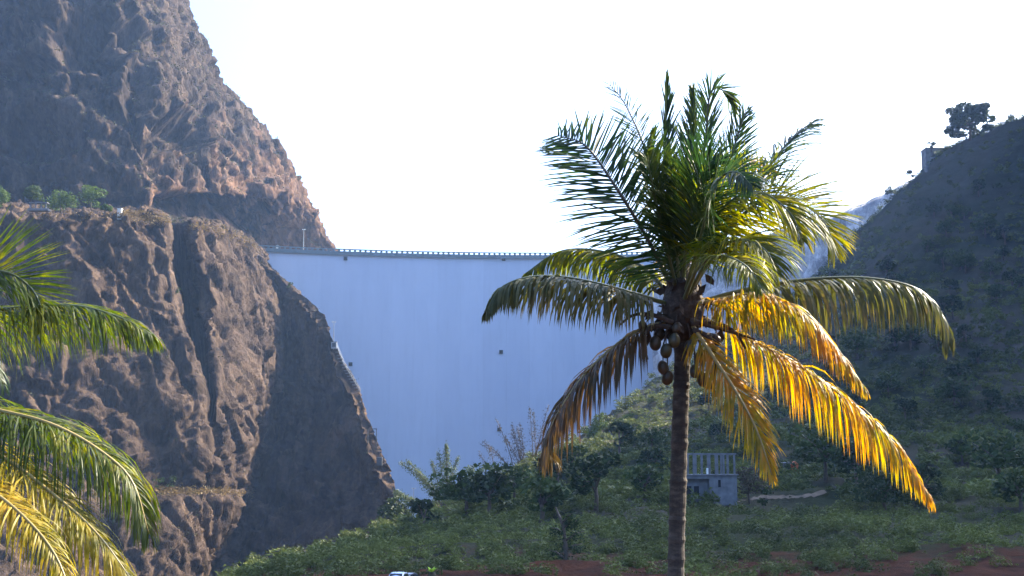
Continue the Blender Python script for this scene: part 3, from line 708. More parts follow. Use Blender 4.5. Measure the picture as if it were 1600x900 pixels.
# hillside scrub: one mass nobody could count
def scrub():
    V, F = [], []; base = 0
    tmpl = []
    for s_ in range(6):
        p, _ = lobes(90, 1.0, 1.0, 6, 100 + s_, low=.0)
        a, f = leaf_quads(p, .21, r=np.random.default_rng(200 + s_)); a = a.reshape(-1, 4, 3)[:, :3].reshape(-1, 3); tmpl.append((a, np.arange(len(a)).reshape(-1, 3)))
    fine_t = []
    for s_ in range(5):
        p, _ = lobes(190, 1.0, .9, 7, 140 + s_, low=.0)
        a, f = leaf_quads(p, .13, r=np.random.default_rng(240 + s_)); a = a.reshape(-1, 4, 3)[:, :3].reshape(-1, 3); fine_t.append((a, np.arange(len(a)).reshape(-1, 3)))
    R_, K_ = GH.shape[:2]; tr_a = [hit(px, py) for px, py in [(1150, 788), (1180, 782), (1205, 777), (1230, 772), (1262, 766), (1290, 759)]]
    cnt = 0; tries = 0
    Nh = grid_normals(GH)
    area = np.linalg.norm(np.cross(np.gradient(GH, axis=1), np.gradient(GH, axis=0)), axis=-1)
    W = area.copy(); dist = GH[..., 1]
    W[:2] = 0; W[dist < 128] = 0
    W[np.abs(GH[..., 0] / np.maximum(dist, 1)) > .50] = 0
    W *= np.clip(300 / np.maximum(dist, 60), .35, 3) ** 1.3
    W = W.ravel() / W.sum(); pick = rng.choice(len(W), 12500, p=W)
    pts = GH.reshape(-1, 3)[pick]
    dens = fbm(pts, (45, 45, 45), 3)
    for p, dn in zip(pts, dens):
        if p[1] < 150 and rng.uniform() < .7: continue
        if any(abs(p[0] - q_.x) < 4 and -16 < p[1] - q_.y < 5 for q_ in tr_a): continue
        if dn < -.32 and rng.uniform() < .6: continue
        a, f = tmpl[rng.integers(6)] if p[1] > 240 else fine_t[rng.integers(5)]
        s_ = rng.uniform(1.1, 2.6) * (1 + .8 * max(0, dn)) * (0.85 if p[1] < 230 else 1.3)
        an = rng.uniform(0, 6.28); ca, sa = math.cos(an), math.sin(an)
        q_ = a * s_; q_ = np.stack([q_[:, 0] * ca - q_[:, 1] * sa, q_[:, 0] * sa + q_[:, 1] * ca, q_[:, 2]], 1)
        V.append(q_ + p + (rng.uniform(-2, 2), rng.uniform(-2, 2), -.2)); F.append(f + base); base += len(a)
    o = link('hillside_scrub', mesh('hillside_scrub', np.concatenate(V), np.concatenate(F), M['scrub']))
    tag(o, 'dense dark green scrub covering the right hillside', 'scrub', kind='stuff')
scrub()

# ragged growth along the skyline of the right ridge
pp = []
for _ in range(520):
    x_ = rng.uniform(1235, 1640); y_ = np.interp(x_, [r_[0] for r_ in ridge], [r_[1] for r_ in ridge])
    h_ = None
    for k_ in range(-8, 30, 2):
        h_ = hit(x_, y_ + k_)
        if h_ is not None: break
    if h_ is None: continue
    big = 1 + 2.2 * max(0, math.sin(x_ * .11) * math.sin(x_ * .037 + 1)) * rng.uniform()
    for k_ in range(9): pp.append(tuple(h_ + Vector((rng.normal() * .9 * big, rng.normal() * .8, rng.uniform(-.3, 1.5) * big))))
V, F = leaf_quads(np.array(pp), .5)
tag(link('ridge_growth', mesh('ridge_growth', V, F, M['tree_dark'])), 'ragged low growth along the skyline of the right ridge', 'scrub', kind='stuff')

# individual trees on the hillside
protos = []
for i, (R, H, hb, n, k, sz, mt) in enumerate([(4.2, 5.5, 2.5, 700, 9, .42, 'tree_dark'), (5.2, 5, 3, 800, 11, .45, 'tree_mid'), (3.2, 5.5, 2, 520, 7, .38, 'tree_dark'), (3.6, 4, 1.4, 560, 8, .38, 'tree_mid')]):
    protos.append((R, H, hb, n, k, sz, mt))
spots = []
rr = random.Random(3)
for px, py in [(1130, 690), (1185, 700), (1300, 700), (1360, 690), (1420, 660), (1480, 640), (1540, 650), (1590, 690), (1500, 720), (1560, 760), (1440, 800), (1590, 800), (1330, 660), (1380, 620), (1250, 640), (1200, 620), (1110, 640), (1020, 700), (960, 720), (900, 750), (860, 770), (800, 790), (930, 800), (1010, 780), (1020, 740), (1440, 580), (1520, 570), (1580, 540), (1390, 540), (1330, 560), (1470, 500), (1550, 470), (1400, 480), (1500, 420), (1580, 380), (1450, 400), (770, 810), (720, 820), (660, 840), (840, 820), (1330, 760), (1290, 745), (1120, 600), (1150, 560)]:
    spots.append((px + rr.uniform(-12, 12), py + rr.uniform(-8, 8)))
for _ in range(34):
    x_ = rr.uniform(1290, 1600); y_ = rr.uniform(max(240, 395 - (x_ - 1300) * .55) + 30, 620); spots.append((x_, y_))
first = [None] * 4
LM = [(1060, 690, 'the palm trunk'), (1111, 750, 'the ruined building'), (1225, 775, 'the dirt track'), (1452, 775, 'the long golden frond tip'), (1460, 245, 'the ridge building'), (622, 800, 'the dark rounded tree'),
      (880, 830, 'the creeper covered tree'), (1240, 727, 'the orange hut'), (1482, 540, 'the drooping green frond tip'), (1350, 604, 'the short golden frond tip'), (1206, 742, 'the hanging golden frond tip'), (1200, 885, 'the red earth'), (700, 770, 'the upright bamboo plumes'), (860, 712, 'the brown frond tip')]
used_lab = set()
def where(px, py, kind):
    for lx, ly, nm_ in sorted(LM, key=lambda l: math.hypot(l[0] - px, l[1] - py)):
        dx, dy = px - lx, py - ly; dist = math.hypot(dx, dy); an = math.degrees(math.atan2(-dy, dx)) % 360
        dr = ['to the right of', 'up and right of', 'above', 'up and left of', 'to the left of', 'down and left of', 'below', 'down and right of'][int((an + 22.5) // 45) % 8]
        t_ = f"{kind} {'just' if dist < 60 else 'some way' if dist < 140 else 'far'} {dr} {nm_}"
        if t_ not in used_lab: used_lab.add(t_); return t_
    return kind
for i, (px, py) in enumerate(spots):
    p = hit(px, py)
    if p is None: continue
    k = i % 4
    lab = where(px, py, ['dark bushy hillside tree', 'broad green hillside tree', 'narrow dark hillside tree', 'low round green hillside tree'][k])
    if first[k] is None:
        R, H, hb, n, kk, sz, mt = protos[k]
        first[k] = make_tree('hillside_tree', lab, 'tree', p, R, H, hb, n, kk, sz, 11 + k, M[mt], group='trees scattered over the right hillside')
    else:
        copy_tree(first[k], p, rr.uniform(0, 6), rr.uniform(.95, 1.7), lab)

# trees with a place of their own
p = at(1516, 216, 738)
make_tree('ridge_tree', 'large spreading tree with gaps in its crown silhouetted on the right ridge', 'tree', p, 19, 20, 4, 5600, 32, 1.0, 41, M['tree_dark'], r=.7, shell=.3, low=.0, rs=(.16, .28), flat=.5)
for i, (px, py, R, H, lb) in enumerate([(1478, 248, 4.5, 7, 'dark shrub growing against the ridge building'), (1455, 226, 3, 4, 'tuft of dark growth on the roof of the ridge building'), (1424, 272, 3.2, 5, 'thin shrub on the ridge left of the ridge building'), (1392, 298, 4, 5, 'low bush on the right ridge above the pale rock'), (1578, 190, 5, 6, 'bush on the ridge right of the large spreading tree'), (1562, 203, 4, 5, 'small bush between the spreading tree and the ridge bush')]):
    p = at(px, py, 756)
    make_tree('ridge_shrub', lb, 'shrub', (p.x, p.y, p.z - 3.2), R, H * 1.2, 1.0, 420, 6, .5, 60 + i, M['tree_dark'], r=.12, shell=.3)
for i, (px, py, R, H, m_, lb) in enumerate([(3, 328, 7.5, 10.5, 'tree_bright', 'bright green tree at the left edge of the rock shelf'), (57, 316, 6.5, 6, 'tree_mid', 'green tree behind the open shelter on the rock shelf'), (103, 330, 9.5, 9.5, 'tree_bright', 'wide bright green tree in the middle of the rock shelf'), (150, 326, 7.5, 11.5, 'tree_bright', 'tall bright green tree near the white pillar on the shelf'), (172, 334, 3.2, 2.5, 'tree_bright', 'small lime bush next to the white pillar on the shelf')]):
    p = at(px, py, 512 + i)
    make_tree('shelf_tree', lb, 'tree', (p.x, p.y - 6, p.z - .5), R * .85, H * .85, .8, 1500, 12, .45, 80 + i, M[m_], r=.2, shell=.5)
p = at(622, 850, 370)
make_tree('dark_tree', 'dark rounded tree at the foot of the cliff below the dam', 'tree', p, 8, 9, 5, 1700, 14, .5, 91, M['tree_dark'], r=.35)
for i, (px, py, D, R, H, m_, lb) in enumerate([(505, 900, 300, 8, 8, 'tree_mid', 'rounded olive green bush below the shaded cliff'), (560, 898, 290, 6, 5, 'tree_mid', 'low bush right of the rounded olive bush'), (440, 905, 310, 8, 6.5, 'tree_dark', 'dark bush at the foot of the cliff left of the rounded olive bush'),
        (595, 880, 330, 7, 6, 'tree_dark', 'dark bush in front of the dark rounded tree'), (683, 830, 380, 7, 5, 'tree_mid', 'light topped bush right of the dark rounded tree'), (735, 800, 400, 6, 6, 'tree_mid', 'bush on the bank under the bamboo plumes'), (765, 785, 405, 5, 6, 'tree_mid', 'bush with pale broken stems on the bank in front of the dam'), (830, 745, 440, 5, 4, 'tree_mid', 'bush below the dry stems in front of the dam'), (985, 682, 520, 6, 7, 'tree_dark', 'dark tree alone on the bank left of the palm trunk')]):
    p = at(px, py, D)
    make_tree('valley_bush', lb, 'bush', p, R, H, .3, 900, 10, .45, 120 + i, M[m_], r=.18, low=0)
q = hit(1172, 788) or at(1172, 788, 250)
make_tree('brown_tree', 'leafless brownish tree beside the ruined building', 'tree', q, 4.6, 6.6, 2.2, 900, 12, .3, 151, M['dry'], r=.2)
q = hit(1195, 800) or at(1195, 800, 240)
make_tree('roadside_tree', 'small dark tree in front of the dirt track', 'tree', q, 1.6, 4, 1.2, 260, 5, .28, 152, M['tree_dark'], r=.12)
q = hit(1385, 800) or at(1385, 800, 235)
make_tree('broad_tree', 'broad dark tree under the tip of the long golden frond', 'tree', q, 8, 7, 2.0, 2200, 18, .36, 153, M['tree_dark'], r=.3)
# dead leaning conifer like tree in the foreground scrub
q = at(882, 902, 150); t = thing('vine_covered_tree', 'dark broken tree draped in creepers above the red bank', 'tree', q)
m = MB(); m.tube([(0, 0, -1), (.2, 0, 3), (-.1, .2, 6), (-1.0, .2, 8.2)], [.35, .28, .2, .08], 8)
br = [((0, 0, 3), (2.2, .3, 3.9)), ((.1, 0, 4.2), (2.4, -.2, 5.4)), ((0, 0, 5), (-1.6, .4, 5.8)), ((0, .1, 5.8), (1.5, 0, 6.6)), ((0, 0, 2.2), (-1.9, .2, 3.2)), ((-.1, .2, 6.4), (1.0, 0, 7.5))]
for a, b_ in br: m.tube([a, Vector(a).lerp(Vector(b_), .5) + Vector((0, 0, .25)), b_], [.13, .09, .04], 6)
m.build('trunk', M['bark'], t, smooth=True)
pp = []
for a, b_ in br + [((0, 0, 0), (0, 0, 5)), ((0, 0, 0), (1.8, 0, .6)), ((0, 0, .0), (-2.2, 0, .8))]:
    for k in range(150):
        s_ = rng.uniform(.25, 1); c = Vector(a).lerp(Vector(b_), s_); pp.append((c.x + rng.normal() * .4, c.y + rng.normal() * .4, c.z + rng.normal() * .32 - .25))
V, F = leaf_quads(np.array(pp), .17); link('creeper', mesh('creeper', V, F, M['tree_dark']), t)

# bamboo plumes on the bank
def bamboo(px, py, D, h, lean, label, mat='bamboo', n=5, dens=150):
    dens = int(dens * 5); h *= 1.45
    t = thing('bamboo_clump', label, 'bamboo', at(px, py, D)); pts = []
    r_ = np.random.default_rng(int(px) + 7)
    for i in range(n):
        an = lean + r_.uniform(-.16, .16); yy = r_.uniform(-1, 1); hh = h * r_.uniform(.75, 1.05); b_ = Vector((r_.uniform(-1, 1), yy, -1))
        P_ = [b_ + Vector((math.sin(an * (1 + k / 6)) * hh * k / 6, yy * .3 * k / 6, math.cos(an * (1 + k / 8)) * hh * k / 6)) for k in range(7)]
        MB().tube(P_, [.2 - .02 * k for k in range(7)], 5).build('cane', M['bark'], t, smooth=True)
        for k in range(dens):
            u = r_.uniform(.25, 1) * 6; a = int(min(5, u)); c = P_[a].lerp(P_[a + 1], u - a); sp = .75 * math.sin(math.pi * (.15 + .8 * u / 6)) + .15
            pts.append((c.x + r_.normal() * sp, c.y + r_.normal() * sp, c.z + r_.normal() * .5))
    V, F = leaf_quads(np.array(pts), .24, 1.6, r_); link('foliage', mesh('foliage', V, F, M[mat]), t)
bamboo(692, 800, 385, 13.5, -.40, 'bamboo plume leaning left in front of the dam', n=3)
bamboo(697, 800, 385, 15, .02, 'upright feathery bamboo plume, leftmost tall one before the dam', n=5)
bamboo(714, 792, 385, 10, .30, 'short bamboo plume leaning right in front of the dam', n=4)
bamboo(664, 800, 398, 8, -.55, 'thin low bamboo plume next to the dark tree', n=2)
bamboo(822, 745, 442, 15, -.12, 'tall dry stems on the bank left of the drooping brown frond', 'dry', n=5, dens=60)
bamboo(806, 745, 440, 15, -.3, 'sparse dry stems leaning left on the bank', 'dry', n=3, dens=30)
bamboo(838, 740, 446, 17, .1, 'tallest dry stems on the bank, closest to the drooping frond', 'dry', n=4, dens=50)
bamboo(772, 760, 420, 10, -.2, 'thin dry stalks above the bush on the bank', 'dry', n=2, dens=30)
bamboo(920, 690, 500, 9, .3, 'bright green bamboo tuft at the edge of the bank', 'tree_bright', n=4, dens=160)
bamboo(960, 668, 520, 7, .5, 'pale green reeds along the upper bank', 'tree_bright', n=4, dens=130)

# shrubs along the cliff edge
for i, (px, py, D, R, lb) in enumerate([(452, 447, 640, 2.2, 'small shrub on the upper cliff edge against the dam'), (274, 456, 560, 2.2, 'pale tuft growing inside the dark gully'), (345, 222, 866, 1.2, 'tiny shrub standing out from the far cliff skyline'), (462, 305, 872, 3, 'green shrub near the right edge of the far cliff'), (265, 755, 462, 3, 'green shrub on the lowest rock ledge'), (247, 757, 458, 3, 'olive shrub at the left end of the lowest rock ledge')]):
    p = at(px, py, D); bb = bvh_lower.ray_cast(EYE, ray(px, py))[0] if D < 600 else None
    if bb is not None: p = bb
    make_tree('cliff_shrub', lb, 'shrub', (p.x, p.y - .6, p.z - R * .4), R, R * 1.3, .2, 160, 5, .35, 170 + i, M['tree_mid'], r=.08, low=0)

# ------------------------------------------------------------------ ruined building
q = hit(1111, 788) or at(1111, 788, 245)
S = q.y / FPX * 1.0; q = q + Vector((0, 0, 1.3))
bt = thing('ruined_building', 'unfinished grey concrete building with open columned upper floor on the hillside', 'building', q, rz=.12)
W_ = 42 * S; Hs = 34 * S; H2 = 30 * S
MB().box(-2 * S, W_, 0, 5, -1.5, Hs).build('wall', M['old_concrete'], bt)
MB().box(-W_, -2 * S - .02, 1.2, 5, -1.5, Hs).build('wall', M['old_concrete'], bt)
MB().box(-W_, -2 * S - .02, -.1, 1.2, Hs - .7, Hs - .01).build('veranda_beam', M['old_concrete'], bt)
wi = MB().box(12 * S, 16 * S, -.06, .0, Hs - 2.3, Hs - .9).build('window', M['painted_void'], bt)  # black panel painted as the unlit inside
MB().box(11.4 * S, 16.6 * S, -.14, -.061, Hs - 2.45, Hs - 2.3).build('sill', M['old_concrete'], wi)
for a, b_ in ((-38, -28), (-24, -16)): MB().box(a * S, b_ * S, 1.14, 1.2, .4, 2.2).build('doorway', M['painted_void'], bt)  # black panels painted as the shade of the rooms behind
MB().box(-W_ - .3, W_ + .3, -.4, 5.3, Hs, Hs + .18).build('floor_slab', M['old_concrete'], bt)
colm = MB().box(-.17, .17, -.17, .17, 0, H2)
cme = mesh('column', colm.v, colm.f, M['old_concrete'])
for row, yy in enumerate((.2, 4.6)):
    for k, fx in enumerate((0, .17, .33, .46, .62, .78, .86, 1)):
        link('column', cme, bt, (-W_ + .4 + (2 * W_ - .8) * fx, yy, Hs + .18))
MB().box(-W_, W_, 0, .4, Hs + .18 + H2, Hs + .5 + H2).build('beam', M['old_concrete'], bt)
MB().box(-W_, W_, 4.4, 4.8, Hs + .18 + H2, Hs + .5 + H2).build('beam', M['old_concrete'], bt)
MB().tube([(-6 * S, -.5, Hs + .2), (-6 * S, -.5, Hs + 1.4)], .22, 10).build('water_drum', M['white_paint'], bt)
# huts and dirt track
q = hit(1229, 731) or at(1229, 731, 320); t = thing('tin_hut', 'small hut with pale sheet roof beside the orange hut', 'hut', q)
MB().box(-1, 1, -1, 1, -.5, 1.4).build('wall', M['old_concrete'], t); MB().prism([(-1.3, 1.3), (1.3, 1.5), (1.3, 1.62), (-1.3, 1.42)], -1.3, 1.3).build('roof', M['sheet'], t)
q = hit(1241, 735) or at(1241, 735, 320); t = thing('orange_hut', 'small orange covered hut on the slope above the dirt track', 'hut', q)
MB().box(-1, 1, -1, 1, -.5, 1.5).build('wall', M['orange'], t); MB().prism([(-1.2, 1.5), (1.2, 1.5), (0, 2.4)], -1.2, 1.2).build('roof', M['orange'], t)
tr_ = [hit(px, py) for px, py in [(1140 + 5 * i, 789 - 22 * (i / 30) ** 1.0 - 4 * math.sin(i / 5)) for i in range(31)]]
v, f = [], []
for i, p in enumerate(tr_):
    wd = 1.0
    for s_ in (-1, 0, 1):
        y = p.y + s_ * wd; v.append((p.x, y, drop(p.x, y) + .12))
for i in range(len(tr_) - 1):
    for j in range(2): f.append([3 * i + j, 3 * i + j + 3, 3 * i + j + 4, 3 * i + j + 1])
tag(link('dirt_track', mesh('dirt_track', v, f, M['road_dust'], True)), kind='structure')

# ------------------------------------------------------------------ cars at the bottom edge
def car(label, loc, rz, mat, L=3.9, W=1.66):
    t = thing('parked_car', label, 'car', loc, rz=rz)
    h = W / 2
    body = MB().prism([(-L / 2, .28), (L / 2, .28), (L / 2, .75), (L / 2 - .25, .88), (-L / 2 + .1, .95), (-L / 2, .8)], -h, h).build('body', mat, t)
    # cabin with sloped glass, rounded roof
    v, f = [], []
    prof = [(-1.75, .93, 1.0), (-1.5, 1.22, .9), (-1.15, 1.44, .80), (-.3, 1.5, .78), (.45, 1.44, .80), (1.0, 1.05, .92), (1.2, .9, 1.0)]
    for x_, z_, ww in prof:
        for s_ in (-1, -.92, 0, .92, 1): v.append((x_, s_ * h * ww, z_ - (.10 if abs(s_) == 1 else (.0 if s_ == 0 else .03)) * (1 if z_ > 1.1 else 0)))
    for i in range(len(prof) - 1):
        for j in range(4): f.append([i * 5 + j, i * 5 + j + 1, (i + 1) * 5 + j + 1, (i + 1) * 5 + j])
    for s_ in (0, 4):
        f.append([i * 5 + s_ for i in range(len(prof))])
    link('roof', mesh('roof', v, f, mat, False), t)
    MB().quad((-1.78, -h * .8, .98), (-1.78, h * .8, .98), (-1.22, h * .7, 1.42), (-1.22, -h * .7, 1.42)).build('rear_window', M['glass'], t)
    MB().quad((1.24, -h * .8, .93), (1.24, h * .8, .93), (.56, h * .7, 1.40), (.56, -h * .7, 1.40)).build('windscreen', M['glass'], t)
    for s_ in (-1, 1):
        MB().quad((-1.3, s_ * (h * .93 + .02), .98), (.9, s_ * (h * .93 + .02), .98), (.4, s_ * (h * .83 + .02), 1.33), (-1.1, s_ * (h * .83 + .02), 1.33)).build('side_window', M['glass'], t)
        MB().box(-L / 2 - .02, -L / 2 + .04, s_ * h * .8 - .14, s_ * h * .8 + .14, .6, .8).build('tail_lamp', M['orange'], t)
        MB().box(L / 2 - .04, L / 2 + .02, s_ * h * .75 - .16, s_ * h * .75 + .16, .55, .72).build('headlight', M['lamp_glass'], t)
        for x_ in (-1.2, 1.25):
            wh = MB().tube([(x_, s_ * h - .1 * s_ - .1, .3), (x_, s_ * h - .1 * s_ + .1, .3)], .3, 16).build('wheel', M['tyre'], t)
            MB().tube([(x_, s_ * h - .1 * s_ - .11, .3), (x_, s_ * h - .1 * s_ + .11, .3)], .17, 12).build('rim', M['grey_steel'], wh)
    return t
# a low bank of packed earth that the cars stand on
p = at(624, 893, 122)
car('silver blue car whose roof shows at the bottom edge of the picture', (p.x, 122, p.z - 1.5), math.radians(82), M['car_silver'])
p = at(641, 895, 125)
car('dark car with pale roof edge, half behind the silver blue car', (p.x, 125.5, p.z - 1.5), math.radians(70), M['car_dark'], 3.6, 1.3)
zc = at(624, 893, 122).z - 1.5
hb_ = MB(); hb_.box(-30, 60, 112, 132, zc - 3, zc); tag(hb_.build('parking_terrace', M['ground']), kind='structure')
# lime plant on its stump
q = at(674, 900, 118); t = thing('leafy_plant', 'bright lime green leafy plant on a brown stump at the bottom edge', 'plant', q)
MB().tube([(0, 0, -1.4), (.05, 0, 0), (.1, 0, .35)], [.5, .42, .25], 9).build('stump', M['dry'], t, smooth=True)
for k in range(16):
    an = k * 2.4; l = rng.uniform(.5, .95); up = rng.uniform(.5, 1.4); m = MB(); w_ = .13
    dr = Vector((math.cos(an), math.sin(an), up)).normalized(); sd = dr.cross(Vector((0, 0, 1))).normalized(); p0 = Vector((.05, 0, .3)); 
    p1 = p0 + dr * l * .55; p2 = p0 + dr * l * .9 + Vector((dr.x, dr.y, -.3)) * l * .25
    m.v = [tuple(p0), tuple(p1 - sd * w_), tuple(p1 + sd * w_), tuple(p2)]; m.f = [[0, 1, 2], [1, 3, 2]]
    m.build('leaf', M['limewash'], t)

# ------------------------------------------------------------------ coconut palms
def spline(P, n):
    P = [Vector(p) for p in P]; P = [P[0] * 2 - P[1]] + P + [P[-1] * 2 - P[-2]]
    outp = []; m = len(P) - 3
    for i in range(n):
        u = i / (n - 1) * m; k = min(int(u), m - 1); t = u - k
        a, b, c, d_ = P[k:k + 4]
        outp.append(.5 * ((2 * b) + (c - a) * t + (2 * a - 5 * b + 4 * c - d_) * t * t + (-a + 3 * b - 3 * c + d_) * t ** 3))
    # even arc length
    L = [0]
    for a, b in zip(outp, outp[1:]): L.append(L[-1] + (b - a).length)
    res = []; j = 0
    for i in range(n):
        s_ = L[-1] * i / (n - 1)
        while j < n - 2 and L[j + 1] < s_: j += 1
        t = (s_ - L[j]) / max(1e-6, L[j + 1] - L[j]); res.append(outp[j].lerp(outp[j + 1], t))
    return res, L[-1]
M['palm_yellow'] = palm_leaf('palm_leaf_yellow', [(.05, .07, .006), (.24, .20, .012), (.50, .34, .04)], .5)
M['palm_left'] = palm_leaf('palm_leaf_sunlit_green', [(.018, .040, .006), (.06, .085, .010), (.28, .25, .02)], .5)
def frond(parent, origin, path, depth, up, mat, rmat, Lmax=.95, droop=.5, vee=.25, N=78, start=.16, alpha=(75, 28), width=.042, seed=0, own=10, curl=0.0, sides=(1, 1)):
    """path in photo pixels, depth the distance of each point; leaflets on both sides"""
    r = random.Random(seed)
    N = int(N * (1.4 if mat is M['palm_green'] else 1.6)); Lmax *= 1.15; width *= .62
    pts3 = [at(px, py, dd) - origin for (px, py), dd in zip(path, depth)]
    M_, L = spline(pts3, 40)
    rad = [.034 * (1 - i / 39) ** .8 + .006 for i in range(40)]
    fr = MB().tube(M_, rad, 6).build('frond', rmat, parent, smooth=True)
    U0 = Vector(up).normalized(); blades = []
    for i in range(N):
        t = start + (1 - start) * i / (N - 1); u = t * 39; k = min(38, int(u)); base = M_[k].lerp(M_[k + 1], u - k)
        T = (M_[min(39, k + 2)] - M_[max(0, k - 1)]).normalized()
        U = (U0 - T * U0.dot(T)); U = U.normalized() if U.length > .05 else Vector((0, 0, 1)); Sd = T.cross(U).normalized()
        tt = (t - start) / (1 - start)
        prof = (math.sin(math.pi * min(1, .22 + .72 * tt ** .9)) ** .6) * (1 - .35 * tt ** 4)
        for si, s_ in enumerate((-1, 1)):
            ll = Lmax * prof * r.uniform(.86, 1.08) * sides[si]
            if r.random() < .035: continue
            al = math.radians(alpha[0] + (alpha[1] - alpha[0]) * tt + r.gauss(0, 7)); ve = vee + r.gauss(0, .16)
            d_ = T * math.cos(al) + (Sd * s_ * math.cos(ve) + U * math.sin(ve)) * math.sin(al)
            if ll < .12: continue
            seg = 5; P_ = [base.copy()]; D_ = [d_.normalized()]; dd = d_.normalized(); g_ = droop * r.uniform(.7, 1.35)
            for q_ in range(seg):
                dd = (dd + Vector((0, 0, -1)) * g_ * (.18 + .16 * q_)).normalized()
                P_.append(P_[-1] + dd * ll / seg); D_.append(dd)
            v = []; wp = (.55, 1, 1, .85, .55, .0)
            tw = r.gauss(0, .35)
            for q_, (p_, e) in enumerate(zip(P_, D_)):
                W = T - e * T.dot(e)
                if W.length < .15: W = U - e * U.dot(e)
                W = W.normalized(); W = (W * math.cos(tw) + e.cross(W) * math.sin(tw)) * width * .5 * wp[q_] * r.uniform(.9, 1.1)
                if q_ < seg: v += [p_ - W, p_ + W]
                else: v += [p_]
            f = [[2 * q_, 2 * q_ + 1, 2 * q_ + 3, 2 * q_ + 2] for q_ in range(seg - 1)] + [[2 * seg - 2, 2 * seg - 1, 2 * seg]]
            blades.append((ll + r.uniform(0, .05), v, f))
    blades.sort(key=lambda b: -b[0])
    for ll, v, f in blades[:own]:
        link('leaflet', mesh('leaflet', [tuple(x_) for x_ in v], f, mat), fr)
    V, F = [], []
    for ll, v, f in blades[own:]:
        n = len(V); V += [tuple(x_) for x_ in v]; F += [[n + a for a in q_] for q_ in f]
    tag(link('leaflets', mesh('leaflets', V, F, mat), fr), kind='stuff')
    return fr

PD = 19.3
base = at(1055, 900, PD); base = Vector((base.x, PD, -1.0))
palm = thing('coconut_palm', 'tall coconut palm with green and golden fronds standing before the dam', 'palm tree', base)
tp = [at(1052, 1250, PD) - base, at(1053, 1050, PD) - base, at(1056, 900, PD) - base, at(1059, 780, PD) - base, at(1063, 650, PD) - base, at(1066, 560, PD) - base, at(1066, 490, PD) - base]
tp = [Vector((tp[0].x - .15, 0, 0)), Vector((tp[0].x - .05, 0, 3.5))] + tp
tpts, _ = spline(tp, 260)
rr = random.Random(9)
rads = []
for i, p in enumerate(tpts):
    h = i / 259; ring = .009 * ((i % 5) == 0) + rr.uniform(-.005, .006)
    rads.append((.225 - .10 * min(1, h * 3) if h < .33 else .132 - .01 * (h - .33)) + ring)
MB().tube(tpts, rads, 18).build('trunk', M['trunk'], palm, smooth=False)
top = at(1066, 488, PD) - base
# fibrous crown heart
hv = MB(); hv.tube([top + Vector((0, 0, -.45)), top + Vector((0, 0, -.15)), top + Vector((.02, 0, .15)), top + Vector((.0, 0, .55)), top + Vector((0, 0, .9))], [.17, .30, .34, .2, .08], 16)
hv.build('crown_heart', M['fibre'], palm, smooth=True)
V, F = leaf_quads(np.array([tuple(top + Vector((rng.normal() * .2, rng.normal() * .2, rng.uniform(-.4, .5)))) for _ in range(260)]), .11, 1.5)
tag(link('crown_fibre', mesh('crown_fibre', V, F, M['fibre']), palm), kind='stuff')
CU = (0.15, -1, .25)     # frond face turned to the viewer
c = (1064, 482)
G_, Lm, Ol, Go, Br = M['palm_green'], M['palm_lime'], M['palm_olive'], M['palm_gold'], M['palm_brown']
rg, ro, rk = M['rachis_green'], M['rachis_gold'], M['rachis_dark']
def dep(*a): return [PD + x_ for x_ in a]
